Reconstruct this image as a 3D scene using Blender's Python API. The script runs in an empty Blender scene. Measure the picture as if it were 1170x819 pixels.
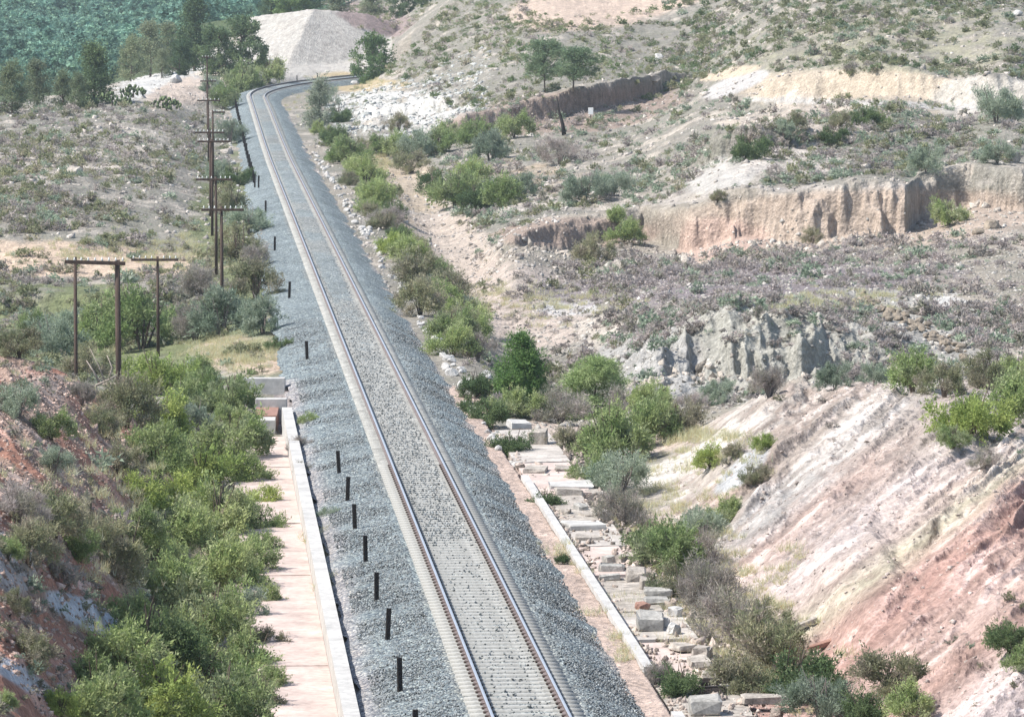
import bpy, math, random
import numpy as np
R = math.radians
rnd = random.Random(7)
rng = np.random.default_rng(7)
scene = bpy.context.scene
COL = scene.collection

# ------------------------------------------------------------------ camera
F = 5450.0; HC = 16.8; V0 = 409.5; U0 = 585.0
TH = math.atan(451.5 / F); CT, ST = math.cos(TH), math.sin(TH)
cam_d = bpy.data.cameras.new('camera'); cam = bpy.data.objects.new('camera', cam_d); COL.objects.link(cam)
cam.location = (0, 0, HC); cam.rotation_euler = (R(90) - TH, 0, 0)
cam_d.sensor_width = 36; cam_d.lens = F / 1170 * 36; cam_d.clip_end = 9000; cam_d.clip_start = 1
scene.camera = cam

def ray(u, v):
    a = (u - U0) / F; b = -(v - V0) / F
    return a, CT + b * ST, -ST + b * CT
def at_y(u, v, Y):
    a, b, c = ray(u, v); t = Y / b
    return a * t, Y, HC + c * t
def at_z(u, v, z):
    a, b, c = ray(u, v); t = (z - HC) / c
    return a * t, b * t, z
def proj(X, Y, Z):
    dep = Y * CT + (HC - Z) * ST
    up = Y * ST - (HC - Z) * CT
    return U0 + F * X / dep, V0 - F * up / dep

# ------------------------------------------------------------------ noise
_tab = np.random.default_rng(11).random(65536).astype(np.float32)
def vnoise(x, y, seed=0):
    xi = np.floor(x).astype(np.int64); yi = np.floor(y).astype(np.int64)
    fx = (x - xi).astype(np.float32); fy = (y - yi).astype(np.float32)
    fx = fx * fx * (3 - 2 * fx); fy = fy * fy * (3 - 2 * fy)
    def h(a, b):
        k = (a * 73856093) ^ (b * 19349663) ^ (seed * 83492791)
        k = (k ^ (k >> 13)) * 1274126177
        return _tab[(k ^ (k >> 16)) & 65535]
    n00 = h(xi, yi); n10 = h(xi + 1, yi); n01 = h(xi, yi + 1); n11 = h(xi + 1, yi + 1)
    a = n00 + (n10 - n00) * fx; b = n01 + (n11 - n01) * fx
    return (a + (b - a) * fy) * 2 - 1
def fbm(x, y, octv=3, seed=0, gain=.5, lac=2.03):
    s = 0; a = 1; t = 0
    for i in range(octv):
        s = s + a * vnoise(x, y, seed + i * 7); t += a
        a *= gain; x = x * lac + 3.1; y = y * lac + 1.7
    return s / t
def sstep(a, b, x):
    t = np.clip((x - a) / (b - a), 0, 1); return t * t * (3 - 2 * t)

# ------------------------------------------------------------------ railway line
def zt(Y):  return 1.3 * sstep(400., 580., np.asarray(Y, float))
def xc(Y):
    Y = np.asarray(Y, float)
    return 7.5 - .0667 * Y + np.where(Y > 558, .00143 * (Y - 558) ** 2, 0)
def slope(Y):
    Y = np.asarray(Y, float)
    return -.0667 + np.where(Y > 558, .00286 * (Y - 558), 0)
def off(Y, s):               # point at sideways distance s from the track centre
    k = slope(Y); n = np.sqrt(1 + k * k)
    return xc(Y) + s / n, Y - s * k / n

# ------------------------------------------------------------------ terrain
# (u, v, z) or (u, v, None, depth)
CP = [
 (300,819,-.9),(200,819,-.4),(100,819,.9),(0,819,3.0),(0,700,3.6),(60,700,2.4),(130,700,1.0),(200,700,-.4),
 (0,600,4.2),(80,600,2.8),(160,610,1.0),(230,600,-.7),(0,500,4.4),(80,500,3.2),(150,510,1.0),(210,500,-.8),
 (0,425,4.5),(60,428,3.7),(105,450,2.0),(250,440,-1.6),(250,400,-1.8),(135,420,-2.4),(180,357,-2.1),
 (60,378,-2.5),(0,350,-2.3),(250,340,-1.7),(0,315,-1.8),(100,315,-1.9),(200,310,-1.7),
 (0,250,0.3),(100,250,.2),(200,250,-.5),(260,250,-1),(0,200,1.2),(100,200,1.1),(200,200,.3),(260,180,-.2),
 (0,150,1.6),(100,150,1.7),(200,150,1.0),(240,130,.9),(0,128,1.5),(90,124,1.6),(150,110,2.3),(200,92,2.4),(250,88,2.0),(290,84,1.9),
 (0,108,None,790),(80,100,None,800),(160,80,None,800),(0,60,None,960),(100,60,None,960),(200,40,None,960),(280,30,None,900),
 (0,0,None,1180),(100,0,None,1180),(200,0,None,1150),(300,0,None,1000),(50,-45,None,1400),(200,-45,None,1350),(100,-110,None,1750),(300,-100,None,1500),
 (300,75,1.6),(350,80,1.4),(400,80,1.5),(420,-5,None,900),(480,0,None,820),(450,-60,None,1100),(520,-60,None,950),
 (400,104,1.0),(430,86,None,628),(450,72,None,632),(480,42,None,650),(510,0,None,700),(560,0,None,660),(520,60,None,600),
 (480,105,None,560),(440,118,None,525),(420,106,None,575),(470,150,None,480),(430,152,None,468),(400,140,.0),(385,170,-.7),
 (430,185,-1.7),(470,210,-2.5),(500,260,-2.9),(540,320,-3.1),(580,370,-3.3),(600,425,-3.1),(640,470,-2.4),
 (420,215,-1.2),(455,290,-1.6),(515,385,-1.9),(555,445,-1.7),(590,475,-1.5),
 (560,168,None,445),(640,153,None,458),(700,133,None,478),(765,106,None,508),(560,122,None,500),(700,96,None,503),(770,80,None,525),
 (620,60,None,560),(700,60,None,560),(800,60,None,555),(600,0,None,640),(700,0,None,640),(800,0,None,620),(600,-80,None,760),(750,-80,None,760),
 (560,205,None,395),(650,195,None,398),(750,160,None,415),(650,235,None,345),(540,240,None,360),
 (600,257,None,308),(700,244,None,321),(800,228,None,316),(900,219,None,310),(1040,211,None,308),(1170,196,None,312),
 (590,290,None,292),(700,279,None,304),(790,301,None,296),(900,293,None,292),(1040,279,None,292),(1170,256,None,296),
 (850,190,None,335),(1000,185,None,335),(1150,172,None,338),(900,145,None,375),(1000,140,None,372),(1150,142,None,362),
 (790,120,None,440),(840,98,None,440),(870,105,None,425),(950,120,None,404),(1100,126,None,388),(1170,128,None,384),
 (880,80,None,440),(950,80,None,420),(1100,92,None,404),(1170,95,None,400),(900,55,None,455),(1000,50,None,440),(1150,58,None,425),
 (1000,0,None,500),(1150,0,None,480),(870,0,None,570),(1000,-70,None,590),(1150,-70,None,570),(870,-70,None,700),
 (850,322,None,272),(1000,312,None,268),(1150,302,None,265),(700,318,None,285),(640,330,None,283),(700,350,None,262),
 (760,343,None,240),(850,340,None,236),(940,338,None,236),(1040,345,None,240),(1150,345,None,240),
 (730,455,None,198),(830,452,None,200),(900,448,None,200),(970,436,None,205),(1060,420,None,205),(1150,405,None,212),
 (650,390,-2.6),(700,440,-2.2),(640,430,-2.8),
 (1000,440,None,163),(900,450,None,166),(850,468,None,170),(1090,468,None,150),(1170,480,None,147),
 (740,545,-1.2),(800,640,-1.1),(900,745,-1.0),(985,819,-.9),(780,480,-1.1),(700,492,-1.4),
 (820,520,None,162),(900,560,None,149),(1000,560,None,140),(1100,560,None,133),(1170,560,None,130),
 (900,650,None,132.5),(1000,650,None,127),(1100,650,None,121),(1170,680,None,115),(1000,740,None,117),(1100,750,None,112),(1170,819,None,103),(1070,819,None,107),
]
def cp3(c):
    if c[2] is None: return at_y(c[0], c[1], c[3])
    return at_z(*c[:3])
pts = [cp3(c) for c in CP]
for c, p in list(zip(CP, pts)):
    if c[0] <= 60:
        q = list(p); q[0] = (c[0] - 330 - U0) / F * p[1]; pts.append(tuple(q))
    if c[0] >= 1100:
        q = list(p); q[0] = (c[0] + 330 - U0) / F * p[1]; pts.append(tuple(q))
for u in (-300, 0, 300, 585, 900, 1170, 1500):
    pts.append(((u - U0) / F * 60, 60, -.5 if 250 < u < 1000 else 1.8))
    pts.append(((u - U0) / F * 2400, 2400, 70))
P3 = np.array(pts, float)

def Yat(tab, X, Y):          # piecewise curve given as (u, depth), looked up by direction
    us = np.array([a[0] for a in tab], float); ds = np.array([a[1] for a in tab], float)
    return np.interp(X / Y * F + U0, us, ds)
BANDS = [  # (u, depth, height) of earth cliffs facing the camera; noise amp, wavelength, face depth
 dict(t=[(500,466,0),(525,467,1.6),(640,474,2.5),(700,484,2.5),(760,512,1.9),(800,525,0)], amp=.6, wl=3.2, w=.7, k=1),
 dict(t=[(545,298,0),(580,300,1.3),(660,306,1.9),(735,312,2.3),(765,307,2.8),(790,302,3.4),(900,299,3.6),(1035,299,3.5),(1050,307,3.3),(1110,309,3.0),(1170,304,2.9),(1600,304,2.8)], amp=1.6, wl=4.2, w=.8, k=2),
 dict(t=[(690,206,0),(730,207,1.),(800,209,1.8),(835,208,2.5),(870,206.5,2.8),(905,207,2.7),(945,208.5,2.1),(1000,209,1.3),(1070,213,0)], amp=.95, wl=1.0, w=1.9, k=3),
 dict(t=[(-400,272,1.2),(0,266,1.1),(100,263,1.1),(190,264,.9),(225,266,0)], amp=1.4, wl=3., w=.9, k=4),
 dict(t=[(835,412,0),(880,410,2.0),(950,406,2.3),(1100,395,2.2),(1170,391,2.0),(1600,388,2.)], amp=1.2, wl=3., w=2.6, k=5),
 dict(t=[(400,525,0),(430,520,1.3),(480,518,1.5),(540,512,.8),(560,512,0)], amp=3., wl=5., w=1.2, k=6),
 dict(t=[(795,352,0),(815,350,2.0),(880,349,1.9),(960,352,1.0),(1010,352,0)], amp=2.2, wl=3.4, w=1.6, k=7),
]
def bands(X, Y):
    z = 0
    for b in BANDS:
        us = np.array([a[0] for a in b['t']], float)
        uu = X / Y * F + U0
        yc = np.interp(uu, us, [a[1] for a in b['t']])
        h = np.interp(uu, us, [a[2] for a in b['t']])
        n = 1 - np.abs(vnoise(X / b['wl'], Y / 40., b['k'] * 31)) * 2
        n2 = vnoise(X / (b['wl'] * .33), Y / 3., b['k'] * 17)
        n3 = vnoise(X / (b['wl'] * 3.), Y / 60., b['k'] * 13)
        n4 = vnoise(X / .45, Y / 1.5, b['k'] * 19)
        if b['k'] == 3: n3 = n3 * .2; n2 = n2 * 1.6; n = .45 * n + 1.3 * vnoise(X / 2.2, Y / 7., 99)
        if b['k'] == 2: n = .15 * n + .9 * vnoise(X / 3.1, Y / 5., 77) * (np.abs(vnoise(X / 7., Y / 50., 79)) + .3) + .35 * vnoise(X / .7, Y / .9, 78)
        yc = yc - b['amp'] * (.5 * n + .3 * n2 + .7 * n3 + .16 * n4)
        t = np.clip((Y - yc) / b['w'], 0, 1)
        if b['k'] in (2, 3):                      # a ledge half way up
            t = 0
            for j, (wj, oj) in enumerate(((.30, 0.), (.27, .25), (.23, .7), (.20, 1.3))):
                nj = vnoise(X / (2.3 - .35 * j) + 5.3 * j, Y / 2.5, 300 + 10 * j + b['k']) * .55 + .35 * np.sign(vnoise(X / 1.9 + 9 * j, Y / 60., 340 + j)) * sstep(.1, .3, np.abs(vnoise(X / 1.9 + 9 * j, Y / 60., 340 + j)))
                t = t + wj * np.clip((Y - yc - oj * b['w'] - nj) / (.22 + .1 * j), 0, 1)
            h = h * (.86 + .16 * vnoise(X / 3.3, Y / 60., 351) + (.18 * vnoise(X / .8, Y / 1.5, 352) if b['k'] == 3 else 0))
        # the step dies away behind the crest so that the slope above stays as it is
        z = z + h * (t - sstep(0, 26, Y - yc) )
    return z
MX, MY, MZ = at_y(358, 10, 722)      # white spoil mound beyond the bend
def mound(X, Y):
    x = X - MX; y = Y - MY
    n = fbm(X / 4., Y / 4., 3, 5)
    dl = -.80 * x - .60 * y + n * .9; dr = .55 * x - .83 * y + n * .5
    top = MZ - .03 * np.maximum(x, 0) - .25 * np.maximum(x - 8, 0) - .45 * np.maximum(x - 12, 0)
    return top - .62 * np.maximum(np.maximum(dl, dr), 0) - .1 * np.maximum(y, 0)

A_, B_ = 1 / 110., 5.0
def tc(X, Y): return X / Y * F * A_, np.log(Y) * B_
cx, cy = tc(P3[:, 0], P3[:, 1])
tz = P3[:, 2] - bands(P3[:, 0], P3[:, 1])
n_ = len(cx)
def phi(r2): return .5 * r2 * np.log(r2 + 1e-9)
K = phi((cx[:, None] - cx) ** 2 + (cy[:, None] - cy) ** 2) + np.eye(n_) * .02
Pm = np.c_[np.ones(n_), cx, cy]
Aa = np.block([[K, Pm], [Pm.T, np.zeros((3, 3))]])
W = np.linalg.solve(Aa, np.r_[tz, 0, 0, 0])
def tps(gx, gy):
    out = W[n_] + W[n_ + 1] * gx + W[n_ + 2] * gy
    for i in range(n_):
        out = out + W[i] * phi((gx - cx[i]) ** 2 + (gy - cy[i]) ** 2)
    return out
# columns are directions, rows are distances
ucols = np.concatenate([np.linspace(-340, -20, 90)[:-1], np.linspace(-20, 1190, 980), np.linspace(1190, 1510, 90)[1:]])
rc = (ucols - U0) / F
NY = 2600
L0, L1 = math.log(60.), math.log(2400.)
ly = np.linspace(L0, L1, NY)
cr = np.linspace(rc[0], rc[-1], 170); cl = np.linspace(L0, L1, 240)
GX, GY = np.meshgrid(cr * F * A_, cl * B_, indexing='ij')
cz = tps(GX, GY)
def bil(cz, fr, fl):
    i = np.clip(fr.astype(int), 0, cz.shape[0] - 2); j = np.clip(fl.astype(int), 0, cz.shape[1] - 2)
    a = fr - i; b = fl - j
    return (cz[i, j] * (1 - a) * (1 - b) + cz[i + 1, j] * a * (1 - b) + cz[i, j + 1] * (1 - a) * b + cz[i + 1, j + 1] * a * b)
RR, LL = np.meshgrid(rc, ly, indexing='ij')
YY = np.exp(LL); XX = RR * YY
Z = bil(cz, (RR - cr[0]) / (cr[1] - cr[0]), (LL - L0) / (cl[1] - cl[0]))
Z = Z + bands(XX, YY)
UB, VB = proj(XX, YY, Z)
def ell(u, v, cu, cv, ru, rv, rot=0., soft=.35):
    c, s = math.cos(R(rot)), math.sin(R(rot))
    du = u - cu; dv = v - cv
    d = np.sqrt(((du * c + dv * s) / ru) ** 2 + ((-du * s + dv * c) / rv) ** 2)
    return 1 - sstep(1 - soft, 1 + soft, d)
# broad and fine relief
s_off = (XX - xc(YY)) / np.sqrt(1 + slope(YY) ** 2)
amp = np.clip((YY - 120) / 200, .35, 1.4)
rel = fbm(XX / 7., YY / 9., 3, 21) * .42 * amp + fbm(XX / 1.3, YY / 1.6, 3, 33) * .16 * amp
# slanting rills and strata on the pink slope to the right, and the red bank to the left
pq = VB + .80 * UB
pk = np.clip(np.maximum(ell(UB, VB, 1010, 640, 260, 200, 0, .2), ell(UB, VB, 1120, 740, 260, 200, 0, .2)), 0, 1) * (YY < 178)
along = UB - .8 * VB
rill = -1.1 * np.abs(vnoise(pq / 26. + fbm(along / 80., pq / 60., 2, 3) * .5, along / 420., 71)) \
       - .5 * np.abs(vnoise(pq / 13., along / 190., 72)) - .28 * np.abs(vnoise(pq / 5.5, along / 90., 73))
crag = fbm(XX / .55, YY / 1.1, 3, 77)
rel = rel * (1 - pk) + pk * (.66 * np.maximum(rill, -1.05) * (1 - .8 * ell(UB, VB, 978, 655, 45, 55)) + .19 * crag + .30)
gq = VB - .9 * UB
lb = ell(UB, VB, 40, 620, 170, 240, 0, .2) * (YY < 170)
rel = rel + lb * (-.35 * np.abs(vnoise(gq / 30., (UB + VB) / 120., 81)) - .15 * np.abs(vnoise(gq / 10., (UB + VB) / 50., 82)) + .10 * crag)
go = ell(UB, VB, 860, 400, 150, 62, 0, .3) * (YY < 240)
rel = rel + go * (.5 * fbm(XX / .9, YY / 1.4, 3, 91, .6) - .35 * np.abs(vnoise(XX / .5, YY / 2.5, 92)))
wr = ell(UB, VB, 480, 135, 70, 30, 0, .3) * (YY < 600) * (YY > 400)
rel = rel + wr * (.9 * fbm(XX / 2.2, YY / 2.6, 3, 95, .6))
Z = Z + rel
mz = mound(XX, YY)
mreg = sstep(0, 8, (XX - (MX - 26))) * (YY > 600) * sstep(0, 1, (1100 - YY) / 100) * (XX / YY * F + U0 < 545)
Z = np.where((mz > Z) & (mreg > .5), mz, Z)
# the corridor of the line and the two concrete channels
asf = np.abs(s_off)
chL = (s_off < 0) * sstep(92, 94, YY) * (1 - sstep(196, 199, YY))
chR = (s_off > 0) * sstep(60, 62, YY) * (1 - sstep(184, 192, YY))
a_ = 3.7 + 2.25 * chL + 2.9 * chR
wgt = 1 - sstep(0, 1, (asf - a_) / (2.2 + .012 * YY))
zc = zt(YY) - .95 - .45 * (asf > 3.75) * np.maximum(chL, chR) + .05 * fbm(XX / .8, YY / .8, 2, 55)
cur = (YY > 540)
wgt = np.where(cur & (s_off < 0), 1 - sstep(0, 1, (asf - 3.6) / 3.), wgt)
wgt = wgt * (1 - sstep(668, 682, YY))
Z = Z * (1 - wgt) + zc * wgt
Z = Z.astype(np.float32)

def H(X, Y):
    X = np.asarray(X, float); Y = np.asarray(Y, float)
    fr = np.interp(X / Y, rc, np.arange(len(rc))); fl = (np.log(Y) - L0) / (L1 - L0) * (NY - 1)
    return bil(Z, fr, np.clip(fl, 0, NY - 1.001))
_ycol = np.exp(ly)
def hit(u, v):               # first ground point seen along a direction
    r = (u - U0) / F
    for _ in range(2):
        X = r * _ycol; z = H(X, _ycol); uu, vv = proj(X, _ycol, z)
        k = np.argmax((vv <= v) & (_ycol > 85)); Y = _ycol[k]
        r = r + (u - uu[k]) / F
    return float(r * Y), float(Y), float(H(r * Y, Y))
# ------------------------------------------------------------------ objects, tags, meshes
def tag(o, label=None, cat=None, group=None, kind=None):
    if label: o['label'] = label
    if cat: o['category'] = cat
    if group: o['group'] = group
    if kind: o['kind'] = kind
    return o
def link(o, parent=None):
    COL.objects.link(o)
    if parent is not None: o.parent = parent
    return o
def empty(name, loc=(0, 0, 0), rz=0., sc=1.):
    o = bpy.data.objects.new(name, None); o.empty_display_size = .3; link(o)
    o.location = loc; o.rotation_euler = (0, 0, rz); o.scale = (sc, sc, sc) if not hasattr(sc, '__len__') else sc
    return o
def mesh(name, V, Fc, mats=(), col=None, smooth=False, mi=None):
    """V (n,3); Fc (m,3) or (m,4) array or a list of such arrays; col (n,3) point colour"""
    V = np.asarray(V, np.float32)
    Fl = Fc if isinstance(Fc, list) else [Fc]
    Fl = [np.asarray(f, np.int32) for f in Fl if len(f)]
    me = bpy.data.meshes.new(name)
    me.vertices.add(len(V)); me.vertices.foreach_set('co', V.ravel())
    tot = sum(f.size for f in Fl); npoly = sum(len(f) for f in Fl)
    me.loops.add(tot); me.polygons.add(npoly)
    me.loops.foreach_set('vertex_index', np.concatenate([f.ravel() for f in Fl]))
    cnt = np.concatenate([np.full(len(f), f.shape[1], np.int32) for f in Fl])
    st = np.concatenate([[0], np.cumsum(cnt)[:-1]]).astype(np.int32)
    me.polygons.foreach_set('loop_start', st)
    if mi is not None: me.polygons.foreach_set('material_index', np.asarray(mi, np.int32))
    if smooth: me.polygons.foreach_set('use_smooth', np.ones(npoly, bool))
    for m in mats: me.materials.append(m)
    if col is not None:
        ca = me.color_attributes.new('col', 'FLOAT_COLOR', 'POINT')
        c4 = np.ones((len(V), 4), np.float32); c4[:, :3] = col
        ca.data.foreach_set('color', c4.ravel())
    me.update(calc_edges=True); me.validate()
    return me
def obj(name, me, parent=None, loc=None):
    o = bpy.data.objects.new(name, me); link(o, parent)
    if loc is not None: o.location = loc
    return o
def copy_tree(o, parent=None):
    c = o.copy(); COL.objects.link(c); c.parent = parent
    for ch in list(o.children): copy_tree(ch, c)
    return c
class MB:                      # collects simple solids for ONE mesh
    def __init__(s): s.v = []; s.f = []; s.m = []; s.n = 0
    def add(s, V, Fs, m=0):
        V = np.asarray(V, float).reshape(-1, 3); s.v.append(V)
        for f in Fs: s.f.append([i + s.n for i in f]); s.m.append(m)
        s.n += len(V)
    def box(s, c, size, rz=0, m=0, jit=0, bev=0, tilt=(0, 0)):
        x, y, z = [a / 2. for a in size]
        b = min(bev, x * .8, y * .8, z * .8)
        if b > 0:
            V = []; F = []
            for sx in (-1, 1):
                for sy in (-1, 1):
                    for sz in (-1, 1):
                        V += [(sx * x, sy * (y - b), sz * (z - b)), (sx * (x - b), sy * y, sz * (z - b)), (sx * (x - b), sy * (y - b), sz * z)]
            V = np.array(V)
            idx = lambda a, bb, cc, k: ((a * 2 + bb) * 2 + cc) * 3 + k
            q = []
            for a in (0, 1):
                q.append([idx(a, 0, 0, 0), idx(a, 1, 0, 0), idx(a, 1, 1, 0), idx(a, 0, 1, 0)])
                q.append([idx(0, a, 0, 1), idx(1, a, 0, 1), idx(1, a, 1, 1), idx(0, a, 1, 1)])
                q.append([idx(0, 0, a, 2), idx(1, 0, a, 2), idx(1, 1, a, 2), idx(0, 1, a, 2)])
                for bb in (0, 1):
                    q.append([idx(a, bb, 0, 0), idx(a, bb, 1, 0), idx(a, bb, 1, 1), idx(a, bb, 0, 1)])
                    q.append([idx(a, 0, bb, 0), idx(a, 1, bb, 0), idx(a, 1, bb, 2), idx(a, 0, bb, 2)])
                    q.append([idx(0, a, bb, 1), idx(1, a, bb, 1), idx(1, a, bb, 2), idx(0, a, bb, 2)])
                    for cc in (0, 1): q.append([idx(a, bb, cc, 0), idx(a, bb, cc, 1), idx(a, bb, cc, 2)])
            F = q
        else:
            V = np.array([(sx * x, sy * y, sz * z) for sx in (-1, 1) for sy in (-1, 1) for sz in (-1, 1)])
            F = [[0, 1, 3, 2], [4, 6, 7, 5], [0, 4, 5, 1], [2, 3, 7, 6], [0, 2, 6, 4], [1, 5, 7, 3]]
        # outward winding
        F2 = []
        for f in F:
            p = V[f]; nrm = np.cross(p[1] - p[0], p[2] - p[0])
            F2.append(f if np.dot(nrm, p.mean(0)) > 0 else f[::-1])
        if jit: V = V + rng.normal(0, jit, V.shape)
        ax, ay = tilt
        ca, sa = math.cos(ax), math.sin(ax); cb, sb = math.cos(ay), math.sin(ay)
        V = np.c_[V[:, 0], V[:, 1] * ca - V[:, 2] * sa, V[:, 1] * sa + V[:, 2] * ca]
        V = np.c_[V[:, 0] * cb + V[:, 2] * sb, V[:, 1], -V[:, 0] * sb + V[:, 2] * cb]
        c_, s_ = math.cos(rz), math.sin(rz)
        V = np.c_[V[:, 0] * c_ - V[:, 1] * s_, V[:, 0] * s_ + V[:, 1] * c_, V[:, 2]]
        s.add(V + np.array(c), F2, m)
    def tube(s, path, rad, n=7, m=0, cap=True):
        path = np.asarray(path, float); rad = np.broadcast_to(rad, (len(path),)); V = []
        for i, p in enumerate(path):
            d = path[min(i + 1, len(path) - 1)] - path[max(i - 1, 0)]; d = d / (np.linalg.norm(d) + 1e-9)
            a = np.cross(d, (0, 0, 1) if abs(d[2]) < .9 else (0, 1, 0)); a /= np.linalg.norm(a); b = np.cross(d, a)
            for k in range(n):
                t = 2 * math.pi * k / n; V.append(p + rad[i] * (a * math.cos(t) + b * math.sin(t)))
        Fs = []
        for i in range(len(path) - 1):
            for k in range(n):
                k2 = (k + 1) % n; Fs.append([i * n + k, i * n + k2, (i + 1) * n + k2, (i + 1) * n + k])
        if cap:
            Fs.append(list(range(n))[::-1]); e = (len(path) - 1) * n; Fs.append([e + k for k in range(n)])
        s.add(V, Fs, m)
    def build(s, name, mats, parent=None, smooth=False, loc=None):
        me = bpy.data.meshes.new(name); me.from_pydata(np.concatenate(s.v).tolist(), [], s.f)
        for mm in (mats if isinstance(mats, (list, tuple)) else [mats]): me.materials.append(mm)
        me.polygons.foreach_set('material_index', s.m)
        if smooth: me.polygons.foreach_set('use_smooth', [True] * len(s.f))
        me.update()
        return obj(name, me, parent, loc)

# ------------------------------------------------------------------ materials
def newmat(name, rough=.9, spec=.2):
    m = bpy.data.materials.new(name); m.use_nodes = True
    nt = m.node_tree; b = nt.nodes['Principled BSDF']
    b.inputs['Roughness'].default_value = rough; b.inputs['Specular IOR Level'].default_value = spec
    return m, nt, b
def N(nt, typ, **kw):
    n = nt.nodes.new(typ)
    for k, v in kw.items():
        if k in n.inputs: n.inputs[k].default_value = v
        else: setattr(n, k, v)
    return n
def noise(nt, scale, detail=3, rough=.6, vec=None):
    n = N(nt, 'ShaderNodeTexNoise'); n.inputs['Scale'].default_value = scale
    n.inputs['Detail'].default_value = detail; n.inputs['Roughness'].default_value = rough
    if vec is not None: nt.links.new(vec, n.inputs['Vector'])
    return n
def ramp(nt, fac, stops):
    r = N(nt, 'ShaderNodeValToRGB'); e = r.color_ramp.elements
    while len(e) < len(stops): e.new(.5)
    for i, (p, c) in enumerate(stops):
        e[i].position = p; e[i].color = (c, c, c, 1) if not hasattr(c, '__len__') else (*c, 1)
    nt.links.new(fac, r.inputs['Fac']); return r
def mixc(nt, a, b, fac=.5, mode='MULTIPLY'):
    m = N(nt, 'ShaderNodeMix'); m.data_type = 'RGBA'; m.blend_type = mode
    for sock, val in ((m.inputs['Factor'], fac), (m.inputs['A'], a), (m.inputs['B'], b)):
        if isinstance(val, bpy.types.NodeSocket): nt.links.new(val, sock)
        elif hasattr(val, '__len__'): sock.default_value = (*val, 1)
        else: sock.default_value = val
    return m.outputs['Result']
def bump(nt, b, h, strength=.5, dist=.1):
    bn = N(nt, 'ShaderNodeBump'); bn.inputs['Strength'].default_value = strength; bn.inputs['Distance'].default_value = dist
    nt.links.new(h, bn.inputs['Height']); nt.links.new(bn.outputs['Normal'], b.inputs['Normal'])
def coords(nt): return N(nt, 'ShaderNodeNewGeometry').outputs['Position']

def mat_ground():
    m, nt, b = newmat('earth_and_rock', 1., .05); pos = coords(nt)
    at = N(nt, 'ShaderNodeAttribute', attribute_name='col')
    n1 = noise(nt, 1.3, 5, .65, pos); n2 = noise(nt, 9., 4, .7, pos)
    vo = N(nt, 'ShaderNodeTexVoronoi'); vo.inputs['Scale'].default_value = 4.5; nt.links.new(pos, vo.inputs['Vector'])
    c = mixc(nt, at.outputs['Color'], ramp(nt, n1.outputs['Fac'], [(.3, .72), (.7, 1.22)]).outputs['Color'], 1.)
    c = mixc(nt, c, ramp(nt, n2.outputs['Fac'], [(.32, .68), (.68, 1.25)]).outputs['Color'], .9)
    c = mixc(nt, c, ramp(nt, vo.outputs['Color'], [(.1, .8), (.9, 1.18)]).outputs['Color'], .6)
    nt.links.new(c, b.inputs['Base Color'])
    a = N(nt, 'ShaderNodeMath', operation='ADD'); nt.links.new(n2.outputs['Fac'], a.inputs[0]); nt.links.new(vo.outputs['Distance'], a.inputs[1])
    bump(nt, b, a.outputs[0], .7, .14); return m
def mat_leaf(name='leaves', trans=.36):
    m, nt, b = newmat(name, .75, .15)
    at = N(nt, 'ShaderNodeAttribute', attribute_name='col'); oi = N(nt, 'ShaderNodeObjectInfo')
    hs = N(nt, 'ShaderNodeHueSaturation'); nt.links.new(at.outputs['Color'], hs.inputs['Color'])
    mr = N(nt, 'ShaderNodeMapRange'); nt.links.new(oi.outputs['Random'], mr.inputs['Value']); mr.inputs['To Min'].default_value = .8; mr.inputs['To Max'].default_value = 1.2
    nt.links.new(mr.outputs[0], hs.inputs['Value'])
    mr2 = N(nt, 'ShaderNodeMapRange'); nt.links.new(oi.outputs['Random'], mr2.inputs['Value']); mr2.inputs['To Min'].default_value = .515; mr2.inputs['To Max'].default_value = .49
    nt.links.new(mr2.outputs[0], hs.inputs['Hue'])
    nt.links.new(hs.outputs['Color'], b.inputs['Base Color'])
    tr = N(nt, 'ShaderNodeBsdfTranslucent'); nt.links.new(hs.outputs['Color'], tr.inputs['Color'])
    mx = N(nt, 'ShaderNodeMixShader'); mx.inputs[0].default_value = trans
    out = nt.nodes['Material Output']
    nt.links.new(b.outputs[0], mx.inputs[1]); nt.links.new(tr.outputs[0], mx.inputs[2]); nt.links.new(mx.outputs[0], out.inputs['Surface'])
    return m
def mat_simple(name, c, rough=.85, var=.35, sc=6., bmp=.3, bd=.02, spec=.2, metal=0, sc2=None, stretch=None):
    m, nt, b = newmat(name, rough, spec); b.inputs['Metallic'].default_value = metal
    tcn = N(nt, 'ShaderNodeTexCoord'); vec = tcn.outputs['Object']
    if stretch:
        mp = N(nt, 'ShaderNodeMapping'); mp.inputs['Scale'].default_value = stretch; nt.links.new(vec, mp.inputs['Vector']); vec = mp.outputs[0]
    n1 = noise(nt, sc, 5, .65, vec); n2 = noise(nt, sc2 or sc * 6, 3, .6, vec)
    k = mixc(nt, c, ramp(nt, n1.outputs['Fac'], [(.3, 1 - var), (.7, 1 + var * .6)]).outputs['Color'], 1.)
    k = mixc(nt, k, ramp(nt, n2.outputs['Fac'], [(.3, 1 - var * .6), (.7, 1 + var * .4)]).outputs['Color'], 1.)
    nt.links.new(k, b.inputs['Base Color']); bump(nt, b, n2.outputs['Fac'], bmp, bd); return m
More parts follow.
